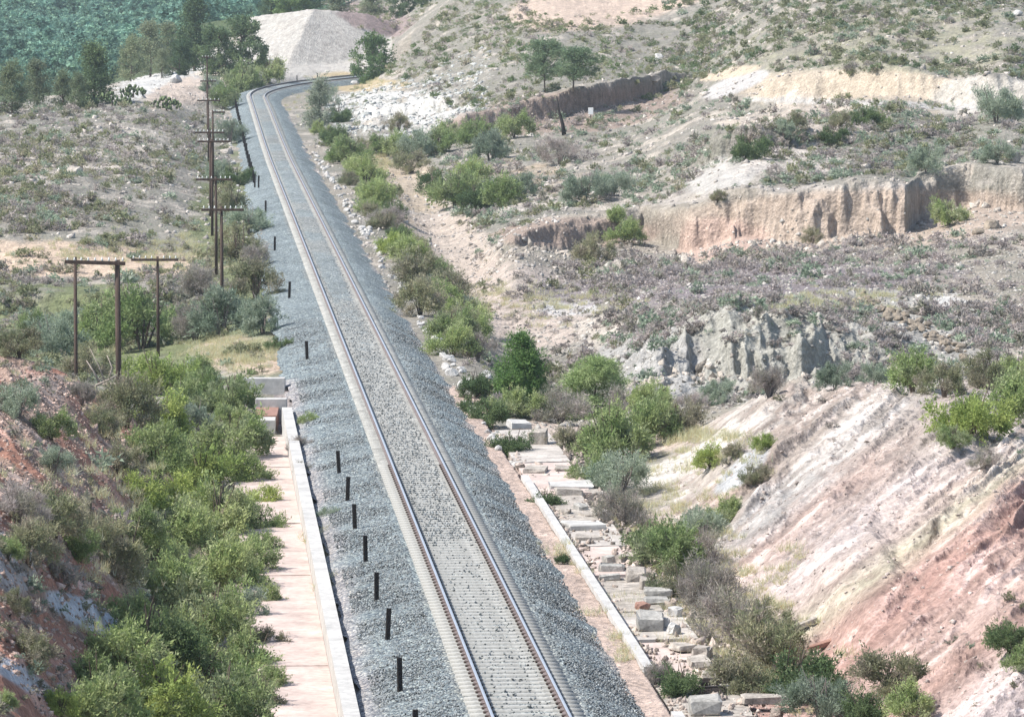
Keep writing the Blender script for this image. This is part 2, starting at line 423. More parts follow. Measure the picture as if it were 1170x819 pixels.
def mat_ballast():
    m, nt, b = newmat('ballast_gravel', .95, .1); pos = coords(nt)
    at = N(nt, 'ShaderNodeAttribute', attribute_name='col')
    vo = N(nt, 'ShaderNodeTexVoronoi'); vo.inputs['Scale'].default_value = 13.; nt.links.new(pos, vo.inputs['Vector'])
    vo2 = N(nt, 'ShaderNodeTexVoronoi'); vo2.inputs['Scale'].default_value = 4.; nt.links.new(pos, vo2.inputs['Vector'])
    hs = N(nt, 'ShaderNodeSeparateColor'); nt.links.new(vo.outputs['Color'], hs.inputs[0])
    c = mixc(nt, at.outputs['Color'], ramp(nt, hs.outputs[0], [(.0, (.42, .44, .5)), (.45, (.88, .92, .95)), (.8, (1.12, 1.12, 1.1)), (1., (1.9, 1.85, 1.7))]).outputs['Color'], 1.)
    h2 = N(nt, 'ShaderNodeSeparateColor'); nt.links.new(vo2.outputs['Color'], h2.inputs[0])
    c = mixc(nt, c, ramp(nt, h2.outputs[1], [(0, .78), (1, 1.2)]).outputs['Color'], .8)
    nt.links.new(c, b.inputs['Base Color'])
    inv = N(nt, 'ShaderNodeMath', operation='SUBTRACT'); inv.inputs[0].default_value = 1; nt.links.new(vo.outputs['Distance'], inv.inputs[1])
    bump(nt, b, inv.outputs[0], 1., .09); return m
M = {}
M['ground'] = mat_ground(); M['leaf'] = mat_leaf(); M['ballast'] = mat_ballast()
M['sleeper'] = mat_simple('weathered_concrete_sleeper', (.35, .345, .32), .9, .35, 2.2, .3, .01)
M['clip'] = mat_simple('rusty_clip', (.07, .05, .042), .8, .3, 9)
M['rail_side'] = mat_simple('rusty_rail_side', (.15, .12, .115), .7, .25, 3)
M['rail_top'] = mat_simple('polished_rail_top', (.50, .50, .54), .35, .1, 2, .05, metal=.6, spec=.5)
M['concrete'] = mat_simple('pale_concrete', (.45, .435, .41), .9, .25, 1.1, .3, .015)
M['concrete_grey'] = mat_simple('grey_concrete', (.36, .345, .315), .95, .5, 2.2, .5, .02)
M['floor_pink'] = mat_simple('silt_stained_concrete', (.49, .395, .35), .95, .28, .8, .4, .02)
M['concrete_warm'] = mat_simple('dirty_pale_concrete', (.43, .39, .35), .95, .35, 1.3, .5, .02)
M['stone'] = mat_simple('cut_stone', (.38, .34, .295), .95, .5, 3., .6, .03)
M['white_rock'] = mat_simple('pale_limestone', (.47, .455, .43), .9, .35, 2.5, .7, .04)
M['brown_rock'] = mat_simple('brown_rubble_stone', (.27, .225, .175), .9, .5, 3.5, .7, .04)
M['brick'] = mat_simple('red_brick', (.30, .175, .135), .9, .35, 4, .5, .02)
M['post'] = mat_simple('dark_creosoted_post', (.022, .018, .017), .8, .3, 6, .3, .01)
M['pole'] = mat_simple('weathered_pole_wood', (.075, .052, .042), .85, .4, 5, .6, .02, stretch=(1, 1, .12))
M['insul'] = mat_simple('pale_porcelain', (.52, .53, .51), .4, .05, 3, 0, spec=.5)
M['bark'] = mat_simple('bark', (.13, .10, .08), .9, .4, 6, .7, .03, stretch=(1, 1, .3))
M['twig'] = mat_simple('grey_bare_twigs', (.22, .185, .17), .9, .3, 6)
M['deadwood'] = mat_simple('bleached_dead_wood', (.33, .28, .24), .9, .35, 5, .5, .02)
M['char'] = mat_simple('charred_trunk', (.04, .033, .03), .9, .4, 5, .5, .02)
M['white_paint'] = mat_simple('white_sign_paint', (.8, .8, .78), .5, .08, 3, 0)

# ------------------------------------------------------------------ the ground sheet
NROW = 1150
UBc, VBc = proj(XX, YY, Z)
wv = np.abs(np.diff(VBc, axis=1)) + 190 * np.abs(np.diff(LL, axis=1)) + .12 * F * np.abs(np.diff(Z, axis=1)) / YY[:, 1:]
cum = np.concatenate([np.zeros((len(rc), 1)), np.cumsum(wv, axis=1)], axis=1)
# keep neighbouring columns in step
for _k in range(3):
    pad = np.pad(cum, ((8, 8), (0, 0)), mode='edge'); cs = np.cumsum(np.concatenate([np.zeros((1, pad.shape[1])), pad]), axis=0); cum = (cs[17:] - cs[:-17]) / 17.
GLY = np.empty((len(rc), NROW))
for i in range(len(rc)): GLY[i] = np.interp(np.linspace(0, cum[i, -1], NROW), cum[i], ly)
GYY = np.exp(GLY); GXX = rc[:, None] * GYY
GZ = bil(Z, np.repeat(np.arange(len(rc))[:, None].astype(float), NROW, 1), np.clip((GLY - L0) / (L1 - L0) * (NY - 1), 0, NY - 1.001))
U, Vv = proj(GXX, GYY, GZ)
C = np.empty(U.shape + (3,), np.float32)
def c3(*a): return np.array(a, np.float32)
C[:] = c3(.37, .33, .275)
jn = fbm(GXX / 3., GYY / 5., 3, 201); jn2 = fbm(GXX / .8, GYY / 1.6, 2, 207); jn3 = fbm(GXX / 12., GYY / 25., 2, 215)
def paint(mask, col, lo=0., hi=1.):
    global C
    w = sstep(lo, hi, mask)[..., None]
    C = C * (1 - w) + np.asarray(col, np.float32) * w
def zone(cu, cv, ru, rv, col, rot=0., k=1., frag=.5, ymin=0, ymax=9999):
    m = ell(U, Vv, cu, cv, ru, rv, rot, .45) * (GYY > ymin) * (GYY < ymax)
    paint(m * k + frag * (jn * .6 + jn2 * .4) * (m > 0), col, .3, .75)
hil = (((GYY > 318) & (U > 470)) | ((U < 262) & (GYY > 225) & (GYY < 700))) * 1.
paint(hil * (.75 + .5 * jn), (.30, .28, .245), .3, .9)
paint(jn3, (.31, .29, .25), -.2, .3)
paint(jn + .4 * jn2, (.275, .262, .215), .0, .5)
paint(-jn + .5 * jn2, (.50, .445, .38), .25, .6)
TAN = (.47, .38, .29); PALE = (.56, .50, .43); WHITE = (.64, .62, .58); PINK = (.56, .42, .355); RED = (.31, .16, .115)
GOLD = (.50, .405, .26); GREYC = (.42, .405, .355); PURP = (.27, .235, .24); GREEN = (.20, .22, .12); DIRT = (.46, .37, .30)
# far wood floor and grass
paint((GYY > 730) * (U < 300) * 1., (.10, .13, .07))
zone(120, 380, 260, 60, GREEN, 0, .8, .7, 180, 300); zone(270, 300, 60, 130, GREEN, 0, .8, .6)
zone(60, 297, 180, 20, (.60, .47, .36), 2, 1, .5, 240, 300); zone(100, 180, 120, 30, PALE, -10, .5, .9); zone(20, 200, 60, 30, PALE, -10, .5, .9)
zone(280, 405, 55, 22, (.50, .41, .32), 0, 1, .7); zone(300, 412, 40, 12, (.58,.46,.36), 0, 1, .4)
zone(190, 92, 60, 16, WHITE, -15, 1, .8, 400, 720); zone(215, 105, 50, 16, (.60,.50,.42), -12, 1, .7, 400, 720); zone(290, 85, 70, 8, (.62, .54, .44), 0, 1, .4, 400, 720)
zone(330, 70, 90, 22, WHITE, 0, 1, .3, 560, 780)
mm = (mreg_ := (GYY > 640) & (GYY < 800) & (U > 285) & (U < 448) & (Vv < 92))
paint(mm * 1., (.53, .50, .455)); paint(mm * (.5 + .6 * jn2), (.44, .41, .37), .3, .9); zone(430, 22, 50, 16, (.34, .27, .25), 15, 1, .4, 700)
zone(395, 92, 40, 10, GOLD, 0, 1, .3, 560, 700); zone(420, 98, 50, 8, GOLD, 0, 1, .3, 520, 700)
zone(475, 130, 85, 32, WHITE, 5, .75, .9, 440, 610); zone(440, 118, 60, 14, WHITE, 0, .75, .8, 440, 640)
zone(430, 190, 50, 12, GOLD, 20, 1, .3); zone(475, 225, 35, 45, (.52, .43, .33), -30, 1, .4); zone(520, 300, 50, 70, (.53, .45, .38), -25, .9, .5)
zone(600, 350, 90, 50, (.52, .44, .38), 15, .8, .6); zone(650, 350, 40, 12, (.62, .6, .58), 0, .8, .7); zone(700, 385, 45, 30, PALE, 0, .8, .7)
zone(690, 5, 110, 28, (.60, .475, .385), -8, 1, .3, 560); zone(720, -10, 120, 30, (.60, .475, .385), -8, 1, .3, 560)
zone(590, 205, 90, 20, TAN, 0, .5, .8)
zone(1000, 60, 180, 60, (.36, .34, .25), -5, .6, .6); zone(1000, 105, 170, 24, (.55, .465, .365), 2, 1, .45, 380, 440)
zone(1130, 110, 70, 25, (.53, .49, .43), 0, .9, .6, 380, 440); zone(900, 130, 120, 26, (.58, .5, .42), 5, .7, .7, 350, 410)
zone(840, 97, 38, 9, (.56, .53, .50), -20, 1.4, .05, 395, 480); zone(1010, 119, 180, 3.5, (.54, .51, .47), 2, 1.4, .1, 370, 420); zone(830, 84, 40, 6, (.6, .5, .38), -10, 1, .3, 430, 500)
zone(830, 200, 50, 20, (.52, .49, .45), -20, 1, .6, 320, 360); zone(900, 185, 60, 22, (.6, .54, .48), -10, .8, .8, 320, 370)
zone(800, 225, 400, 9, (.50, .45, .40), -3, .6, .5)
zone(980, 250, 230, 34, (.50, .405, .33), -2, 1, .2, 280, 318); zone(820, 275, 60, 30, (.54, .40, .33), 0, .8, .5, 285, 306)
zone(655, 266, 100, 18, (.38, .30, .25), 0, 1, .3, 300, 330)
zone(640, 135, 150, 30, (.36, .285, .24), -8, 1, .2, 462, 520)
zone(1085, 425, 70, 14, (.20, .18, .17), 8, 1, .4, 190, 250); zone(850, 325, 260, 25, PURP, -2, .8, .7, 225, 300)
zone(850, 400, 155, 62, GREYC, 0, 1.1, .45, 185, 240); zone(1060, 370, 120, 45, (.44, .42, .38), 15, .8, .8, 190, 250); zone(1100, 360, 50, 20, WHITE, 25, .8, .7, 190, 250)
zone(740, 420, 70, 45, (.42, .405, .38), 0, .9, .7, 190, 240)
zone(1150, 380, 60, 40, (.55, .47, .4), 0, .6, .7, 190, 260); zone(700, 495, 110, 24, (.58, .48, .41), 0, 1, .4, 150, 190)
# strata of the pink slope
pqv = Vv + .80 * U + 15 * fbm(GXX / 3., GYY / 3., 3, 303) + 7 * jn2
sm = sstep(.12, .5, np.maximum(ell(U, Vv, 1020, 640, 290, 215, 0, .12), ell(U, Vv, 1120, 780, 290, 215, 0, .12)) * (GYY < 180))
stops = [(900, (.55, .47, .40)), (1130, (.50, .42, .35)), (1180, (.62, .56, .50)), (1225, (.50, .39, .32)), (1262, (.60, .54, .49)), (1290, (.52, .49, .46)), (1325, (.60, .45, .39)), (1350, (.68, .57, .52)),
         (1380, (.70, .60, .56)), (1430, (.60, .49, .43)), (1462, (.56, .50, .38)), (1490, (.58, .40, .34)), (1520, (.53, .335, .28)), (1560, (.56, .39, .335)),
         (1600, (.60, .44, .38)), (1640, (.56, .38, .32)), (1690, (.66, .54, .50)), (1740, (.68, .58, .55)), (1800, (.60, .43, .38)), (1900, (.6, .5, .46))]
sc_ = np.stack([np.interp(pqv, [s[0] for s in stops], [s[1][i] for s in stops]) for i in range(3)], -1).astype(np.float32)
upper = sstep(560, 480, Vv)[..., None]          # greyer beige rubble near the crest
sc_ = sc_ * (1 - .75 * upper) + c3(.54, .475, .42) * .75 * upper
grain = fbm(pqv / 7., (U - .8 * Vv) / 150., 3, 311)[..., None]
cr_ = sstep(.12, .42, vnoise(pqv / 4.2 + 3 * jn2, (U - .8 * Vv) / 110., 333) * (jn + .6))[..., None]; sc_ = sc_ * .84 * (1 - cr_ * .35) + c3(.42, .31, .26) * cr_ * .35
sc_ = sc_ * (1 + .42 * grain) + np.maximum(grain - .12, 0) * .3
C = C * (1 - sm[..., None]) + sc_ * sm[..., None]
zone(800, 512, 50, 13, (.68, .63, .56), -38, 1.2, .2, 140, 172); zone(770, 530, 42, 16, (.68, .63, .56), -30, 1.2, .2, 140, 172)
zone(850, 535, 40, 14, (.5, .5, .5), -40, .9, .5, 130, 172)
# the red bank to the left
lb2 = sstep(.1, .5, ell(U, Vv, 20, 620, 200, 250, 0, .15) * (GYY < 172))
gqv = Vv - .9 * U + 30 * fbm(GXX / 2.5, GYY / 2.5, 3, 321)
g2 = fbm(gqv / 26., (U + Vv) / 130., 3, 323)
lc = np.where((g2 > -.05)[..., None], c3(.42, .225, .165), c3(.38, .27, .215)); lc = lc + np.maximum(jn2 - .1, 0)[..., None] * c3(.5, .42, .38)
C = C * (1 - lb2[..., None]) + lc.astype(np.float32) * lb2[..., None]
zone(95, 700, 45, 16, (.60, .62, .66), 28, 1.2, .5, 95, 150); zone(20, 770, 50, 12, (.55, .55, .58), 30, 1, .5, 90, 150); zone(15, 640, 30, 40, (.50, .46, .44), 0, .9, .8, 90, 150); zone(60, 440, 50, 12, (.50, .39, .33), 0, 1, .6, 130, 170)
zone(200, 640, 60, 200, (.30, .26, .17), 0, 1, .3, 95, 170)
# along the line
so = (GXX - xc(GYY)) / np.sqrt(1 + slope(GYY) ** 2)
paint(((so > 2.6) & (so < 4.2) & (GYY < 200)) * 1., (.56, .44, .37)); paint(((so < -2.6) & (so > -4.2) & (GYY < 200)) * 1., (.36, .32, .31))
C *= (1 + .10 * jn2[..., None])
stp = np.zeros_like(U); stp[:, :-1] = np.abs(np.diff(GZ, axis=1)) / np.maximum(np.diff(GYY, axis=1), .01)
stp = sstep(.7, 1.6, stp) * (GYY > 185) * (GYY < 560)
lay = .5 * fbm(GZ * 3.2 + .6 * jn, GXX / 30., 2, 601) + .5 * vnoise(GZ * 9. + jn2, GXX / 9., 605)
C *= (1 + (.34 * lay - .06) * stp)[..., None]
C = np.clip(C * .76, .02, .8)
nc, nr = U.shape
idx = np.arange(nc * nr).reshape(nc, nr)
Q = np.stack([idx[:-1, :-1], idx[1:, :-1], idx[1:, 1:], idx[:-1, 1:]], -1).reshape(-1, 4)
g = obj('ground', mesh('ground', np.stack([GXX, GYY, GZ], -1).reshape(-1, 3), Q, [M['ground']], C.reshape(-1, 3), smooth=True))
tag(g, kind='structure')
# the valley floor round about, out to the horizon, below everything
b = MB(); b.box((0, 1200, -32), (7000, 7000, 2)); w = b.build('terrain', M['ground']); tag(w, kind='structure')
ca = w.data.color_attributes.new('col', 'FLOAT_COLOR', 'POINT'); ca.data.foreach_set('color', [.3, .27, .2, 1] * len(w.data.vertices))

# ------------------------------------------------------------------ ballast bed
sL = [-3.75, -3.3, -2.9, -2.6, -2.3, -2.0, -1.75, -1.55, -1.35]; zL = [-.80, -.62, -.50, -.44, -.40, -.35, -.30, -.27, -.25]
sM = list(np.linspace(-1.2, 1.2, 13)); zM = [-.245] * 13
sR = [1.35, 1.55, 1.75, 2.0, 2.3, 2.6, 2.9, 3.2, 3.5]; zR = [-.25, -.26, -.30, -.40, -.55, -.70, -.85, -1.02, -1.2]
ss = np.array(sL + sM + sR); zz = np.array(zL + zM + zR)
yb = np.concatenate([np.arange(85, 210, .16), np.arange(210, 420, .4), np.arange(420, 685, .8)])
S, Yb = np.meshgrid(ss, yb, indexing='ij')
wv_ = 1 + .10 * fbm(Yb / 2., S * 0 + 3, 3, 401) * (np.abs(S) > 1.5)
cant = -.11 * sstep(520, 590, Yb)
bx, by = off(Yb, S * wv_)
bz = zz[:, None] + .085 * sstep(150, 290, Yb) * sstep(.72, .5, np.abs(S)) + zt(Yb) + .035 * fbm(bx / .25, by / .25, 2, 405) + cant * (S / 1.0) * (np.abs(S) < 5) * .9
farw = sstep(300, 420, Yb); bz = bz - farw * np.clip((-1.75 - S) * .22, 0, 1) * (S < -1.75)
bc = np.empty(S.shape + (3,), np.float32); bc[:] = c3(.205, .232, .236)
dn = fbm(bx / 1.5, by / 3., 3, 411); 
crib = (np.abs(S) < 1.3)
bc = bc * 1 + crib[..., None] * c3(.03, .025, .02)
e = sstep(-2.9, -3.6, S + .35 * dn)[..., None] * (Yb < 200)[..., None]; bc = bc * (1 - e) + c3(.33, .305, .30) * e
e = sstep(2.9, 3.3, S + .5 * dn)[..., None]; bc = bc * (1 - e) + c3(.45, .37, .32) * e
st_ = fbm(by / 9., S * .6, 3, 421)[..., None]; bc = bc * (1 - np.clip(st_, 0, .25) * (np.abs(S) < 1.4)[..., None]) + c3(.30, .25, .20) * np.clip(st_, 0, .25) * (np.abs(S) < 1.4)[..., None]
bc *= (1 + .22 * dn[..., None])
nc2, nr2 = S.shape; idx = np.arange(nc2 * nr2).reshape(nc2, nr2)
Q = np.stack([idx[:-1, :-1], idx[1:, :-1], idx[1:, 1:], idx[:-1, 1:]], -1).reshape(-1, 4)
bl = obj('ballast_bed', mesh('ballast_bed', np.stack([bx, by, bz], -1).reshape(-1, 3), Q, [M['ballast']], bc.reshape(-1, 3)))
tag(bl, kind='structure')
def zball(s, Y): return np.interp(s, ss, zz) + zt(Y)
# loose stones
def stones(n, ylo, yhi, smin, smax, size, dens=None):
    Ys = ylo * (yhi / ylo) ** rng.random(n) if dens is None else dens(rng.random(n)); s = rng.uniform(smin, smax, n)
    x, y = off(Ys, s); z = zball(s, Ys)
    return np.c_[x, y, z]
base = np.array([(1, 0, 0), (-1, 0, 0), (0, 1, 0), (0, -1, 0), (0, 0, 1), (0, 0, -1)], float)
tri = np.array([(0, 2, 4), (2, 1, 4), (1, 3, 4), (3, 0, 4), (2, 0, 5), (1, 2, 5), (3, 1, 5), (0, 3, 5)])
def rand_rot(n):
    q = rng.normal(size=(n, 4)); q /= np.linalg.norm(q, axis=1)[:, None]; a, b, c, d = q.T
    return np.stack([np.stack([a*a+b*b-c*c-d*d, 2*(b*c-a*d), 2*(b*d+a*c)], -1), np.stack([2*(b*c+a*d), a*a-b*b+c*c-d*d, 2*(c*d-a*b)], -1), np.stack([2*(b*d-a*c), 2*(c*d+a*b), a*a-b*b-c*c+d*d], -1)], -2)
def rubble_mesh(name, P, size, col, colvar=.2, flat=1., mat='ground'):
    n = len(P); size = np.broadcast_to(size, (n,))
    v = base[None] * rng.uniform(.55, 1.25, (n, 6, 1)) * np.array([1, .8, .65])
    v = np.einsum('nij,nkj->nki', rand_rot(n), v) * size[:, None, None]; v[..., 2] *= flat
    v = v + P[:, None, :]
    f = (tri[None] + (np.arange(n) * 6)[:, None, None]).reshape(-1, 3)
    cc = np.asarray(col) * (1 + rng.normal(0, colvar, (n, 1))); cc = np.repeat(np.clip(cc, .02, .8), 6, 0)
    return mesh(name, v.reshape(-1, 3), f, [M[mat]], cc)
P = np.concatenate([stones(26000, 95, 230, -3.3, -1.45, 0), stones(24000, 95, 230, 1.45, 3.1, 0), stones(900, 100, 150, -.75, .75, 0), stones(9000, 140, 320, -.68, .68, 0)])
P[-11600:, 2] += .055
tag(obj('loose_ballast', rubble_mesh('loose_ballast', P, rng.uniform(.025, .052, len(P)), (.235, .25, .25), .36)), kind='stuff')

# ------------------------------------------------------------------ railway track
trk = empty('railway_track', (0, 0, 0)); tag(trk, 'single railway line on concrete sleepers curving away to the right in the distance', 'railway track')
def rail(s0):
    prof = [(-.07, -.165), (-.07, -.150), (-.012, -.130), (-.012, -.045), (-.036, -.035), (-.036, -.006), (-.026, .001), (.026, .001), (.036, -.006), (.036, -.035), (.012, -.045), (.012, -.130), (.07, -.150), (.07, -.165)]
    ys = np.concatenate([np.arange(84, 540, 4.), np.arange(540, 686, 1.5)])
    V = []
    for Y in ys:
        c_ = -.11 * float(sstep(520, 590, Y)) * s0
        for (a, z) in prof:
            x, y = off(Y, s0 + a); V.append((x, y, z + float(zt(Y)) + c_))
    n = len(prof); F = []; mi = []
    for i in range(len(ys) - 1):
        for k in range(n):
            k2 = (k + 1) % n; F.append((i * n + k, (i + 1) * n + k, (i + 1) * n + k2, i * n + k2)); mi.append(1 if k in (5, 6, 7) else 0)
    return obj('rail', mesh('rail', V, np.array(F), [M['rail_side'], M['rail_top']], mi=mi), trk)
rail(-.87); rail(.87)
def sleeper_geo():
    xs = [-1.3, -1.05, -.55, .55, 1.05, 1.3]; zt_ = [-.185, -.165, -.19, -.19, -.165, -.185]; hw = [.105, .115, .10, .10, .115, .105]
    V = []
    for x, z, h in zip(xs, zt_, hw): V += [(x, -h - .025, -.34), (x, -h, z), (x, h, z), (x, h + .025, -.34)]
    F = []
    for i in range(5):
        for k in range(4): F.append((i * 4 + k, i * 4 + (k + 1) % 4, (i + 1) * 4 + (k + 1) % 4, (i + 1) * 4 + k))
    F += [(3, 2, 1, 0), (20, 21, 22, 23)]
    return np.array(V), np.array(F)[:, ::-1]
SV, SF = sleeper_geo()
me_s = mesh('sleeper', SV, SF, [M['sleeper']])
cb_ = MB()
cb_.box((0, 0, .0), (.25, .14, .045), bev=.01)
cl0 = cb_.build('rail_clip', M['clip']); me_c = cl0.data; bpy.data.objects.remove(cl0)
rest = []; k = 0
for Y in np.arange(96.0, 684, .6):
    x, y = off(Y, 0.); a = math.atan(-float(slope(Y))) ; z = float(zt(Y)); a += rnd.gauss(0, .004)
    if k < 100 and Y > 101:
        o = obj('sleeper', me_s, trk, (x, y, z)); o.rotation_euler = (0, 0, a)
        for s0 in (-.87, .87):
            c_ = obj('rail_clip', me_c, o, (s0, 0, -.15))
        k += 1
    else: rest.append((x, y, z, Y))
rest = np.array(rest)
allV = []; ang = np.arctan(-slope(rest[:, 3])) ; ca_, sa_ = np.cos(ang), np.sin(ang)
cant = -.11 * sstep(520, 590, rest[:, 3])
vx = SV[None, :, 0] * ca_[:, None] - SV[None, :, 1] * sa_[:, None]
vy = SV[None, :, 0] * sa_[:, None] + SV[None, :, 1] * ca_[:, None]
vz = SV[None, :, 2] + SV[None, :, 0] * cant[:, None]
AV = np.stack([vx + rest[:, 0:1], vy + rest[:, 1:2], vz + rest[:, 2:3]], -1).reshape(-1, 3)
AF = (SF[None] + (np.arange(len(rest)) * len(SV))[:, None, None]).reshape(-1, 4)
o = obj('sleeper_rows', mesh('sleeper_rows', AV, AF, [M['sleeper']]), trk); o['kind'] = 'stuff'
import mathutils
# ------------------------------------------------------------------ concrete channels
def strip(y0, y1, step, pts, name, mats, mi=None, dz=None, zref=None):
    """extrude a closed (s, z) outline along the line"""
    ys = np.arange(y0, y1 + step * .5, step); V = []; n = len(pts)
    for Y in ys:
        for (s, z) in pts:
            x, y = off(Y, s); V.append((x, y, z + (dz(Y) if dz else 0)))
    F = []; m = []
    for i in range(len(ys) - 1):
        for k in range(n): F.append((i * n + k, i * n + (k + 1) % n, (i + 1) * n + (k + 1) % n, (i + 1) * n + k)); m.append(mi[k] if mi else 0)
    b = MB(); b.v = [np.array(V)]; b.f = [list(f)[::-1] for f in F] + [list(range(n)), [len(V) - n + k for k in range(n)][::-1]]; b.m = m + [0, 0]; b.n = len(V)
    return b
lc = empty('concrete_channel', (float(xc(140)) - 5, 140, -1.4)); tag(lc, 'long pale concrete drainage channel left of the track, its floor stained pink', 'drainage channel')
def part(b, name, mats, parent, smooth=False):
    o = b.build(name, mats, None, smooth); o.parent = parent
    o.matrix_parent_inverse = mathutils.Matrix.Translation(-parent.location); return o
YE = 186.0
part(strip(96, YE, 2., [(-4.10, -.50), (-3.72, -.50), (-3.70, -1.8), (-4.13, -1.8)], 'side_wall', 0), 'side_wall', M['concrete'], lc)
fl = strip(96, YE - 5, 2., [(-6.15, -1.06), (-4.12, -1.06), (-4.12, -1.7), (-6.15, -1.7)], 'floor', 0)
part(fl, 'channel_floor', M['floor_pink'], lc)
for Y in (121, 139, 152, 169):                       # low sills across the floor
    b = MB(); x, y = off(Y, -5.1); b.box((x, y, -1.05), (1.9, .10, .035), rz=.067, bev=.012, jit=.006); part(b, 'floor_sill', M['floor_pink'], lc)
ang_l = .0667
for (u0, u1, vt, vb, nm) in ((278, 326, 431.5, 446, 'end_wall'), (292, 328, 455, 463, 'cross_wall')):
    zt_ = -.42 if nm == 'end_wall' else -.46
    a = at_z(u0, vt, zt_); c = at_z(u1, vt, zt_); L = c[0] - a[0]
    b = MB(); b.box(((a[0] + c[0]) / 2, a[1] + .02, zt_ - .7), (L, .5, 1.4), rz=0, bev=.02, jit=.004); part(b, nm, M['concrete'] if 0 else M['concrete'], lc)
for (u0, u1, va, vb, z_, nm, mt) in ((297, 316, 462, 474.5, -.80, 'brick_patch', 'brick'), (293, 315, 475, 480, -.86, 'step', 'concrete')):
    a = at_z(u0, va, z_); c = at_z(u1, vb, z_); L = c[0] - a[0]
    b = MB(); b.box(((a[0] + c[0]) / 2 - .04, (a[1] + c[1]) / 2, z_ - .5), (L, a[1] - c[1], 1.0), bev=.015, jit=.006, rz=.03); part(b, nm, M[mt], lc)

rcn = empty('ruined_channel', (float(xc(140)) + 5, 140, -1.4)); tag(rcn, 'broken stepped concrete channel right of the line, strewn with slabs and overgrown at its edge', 'drainage channel')
YA, YB = 117.0, 164.0
part(strip(118.5, YB, 1.5, [(3.72, -.80), (3.97, -.80), (3.97, -1.9), (3.70, -1.9)], 'kerb', 0), 'kerb_wall', M['concrete'], rcn)
part(strip(98, 111.5, 1.5, [(3.70, -.82), (3.96, -.82), (3.97, -1.9), (3.70, -1.9)], 'kerb', 0), 'kerb_wall', M['concrete'], rcn)
for i, (y0, y1, z0) in enumerate([(98, 107, -1.30), (107.3, 113, -1.34), (113.2, 119, -1.26), (119.2, 126, -1.28), (126.2, 131.5, -1.22), (131.7, 139, -1.22), (139.2, 146, -1.16), (146.2, 152, -1.16), (152.2, 160, -1.10), (160.2, 170, -1.08), (170.2, 182, -1.06)]):
    b = strip(y0, y1, (y1 - y0) / 4., [(3.98, z0), (5.9 + rnd.uniform(-.5, .6), z0 + .03), (6.3, -1.9), (3.98, -1.9)], 'slab', 0)
    part(b, 'floor_slab', M[('floor_pink', 'concrete_warm', 'stone')[i % 3]], rcn)
def block(u, vt, w, h, dep, label, name='concrete_block', mat='stone', z=None, rz=0., tilt=(0, 0), group=None, cat='block', jit=.02):
    """a block whose front upper edge shows at (u, vt): w, h in picture units at its distance"""
    zf = -1.15 if z is None else z
    x, y, _ = at_z(u, vt + h, zf); s = y / F
    b = MB(); H_ = h * s + .02
    b.box((0, 0, H_ / 2), (w * s, dep, H_ + .06), bev=min(.05, H_ * .25), jit=jit * 1.3, tilt=(rnd.gauss(0, .05), rnd.gauss(0, .07)) if name != 'wooden_beam' else tilt)
    o = b.build(name, M[mat]); o.location = (x, y + dep / 2, zf); o.rotation_euler = (0, 0, rz + rnd.gauss(0, .09))
    return tag(o, label, cat, group)
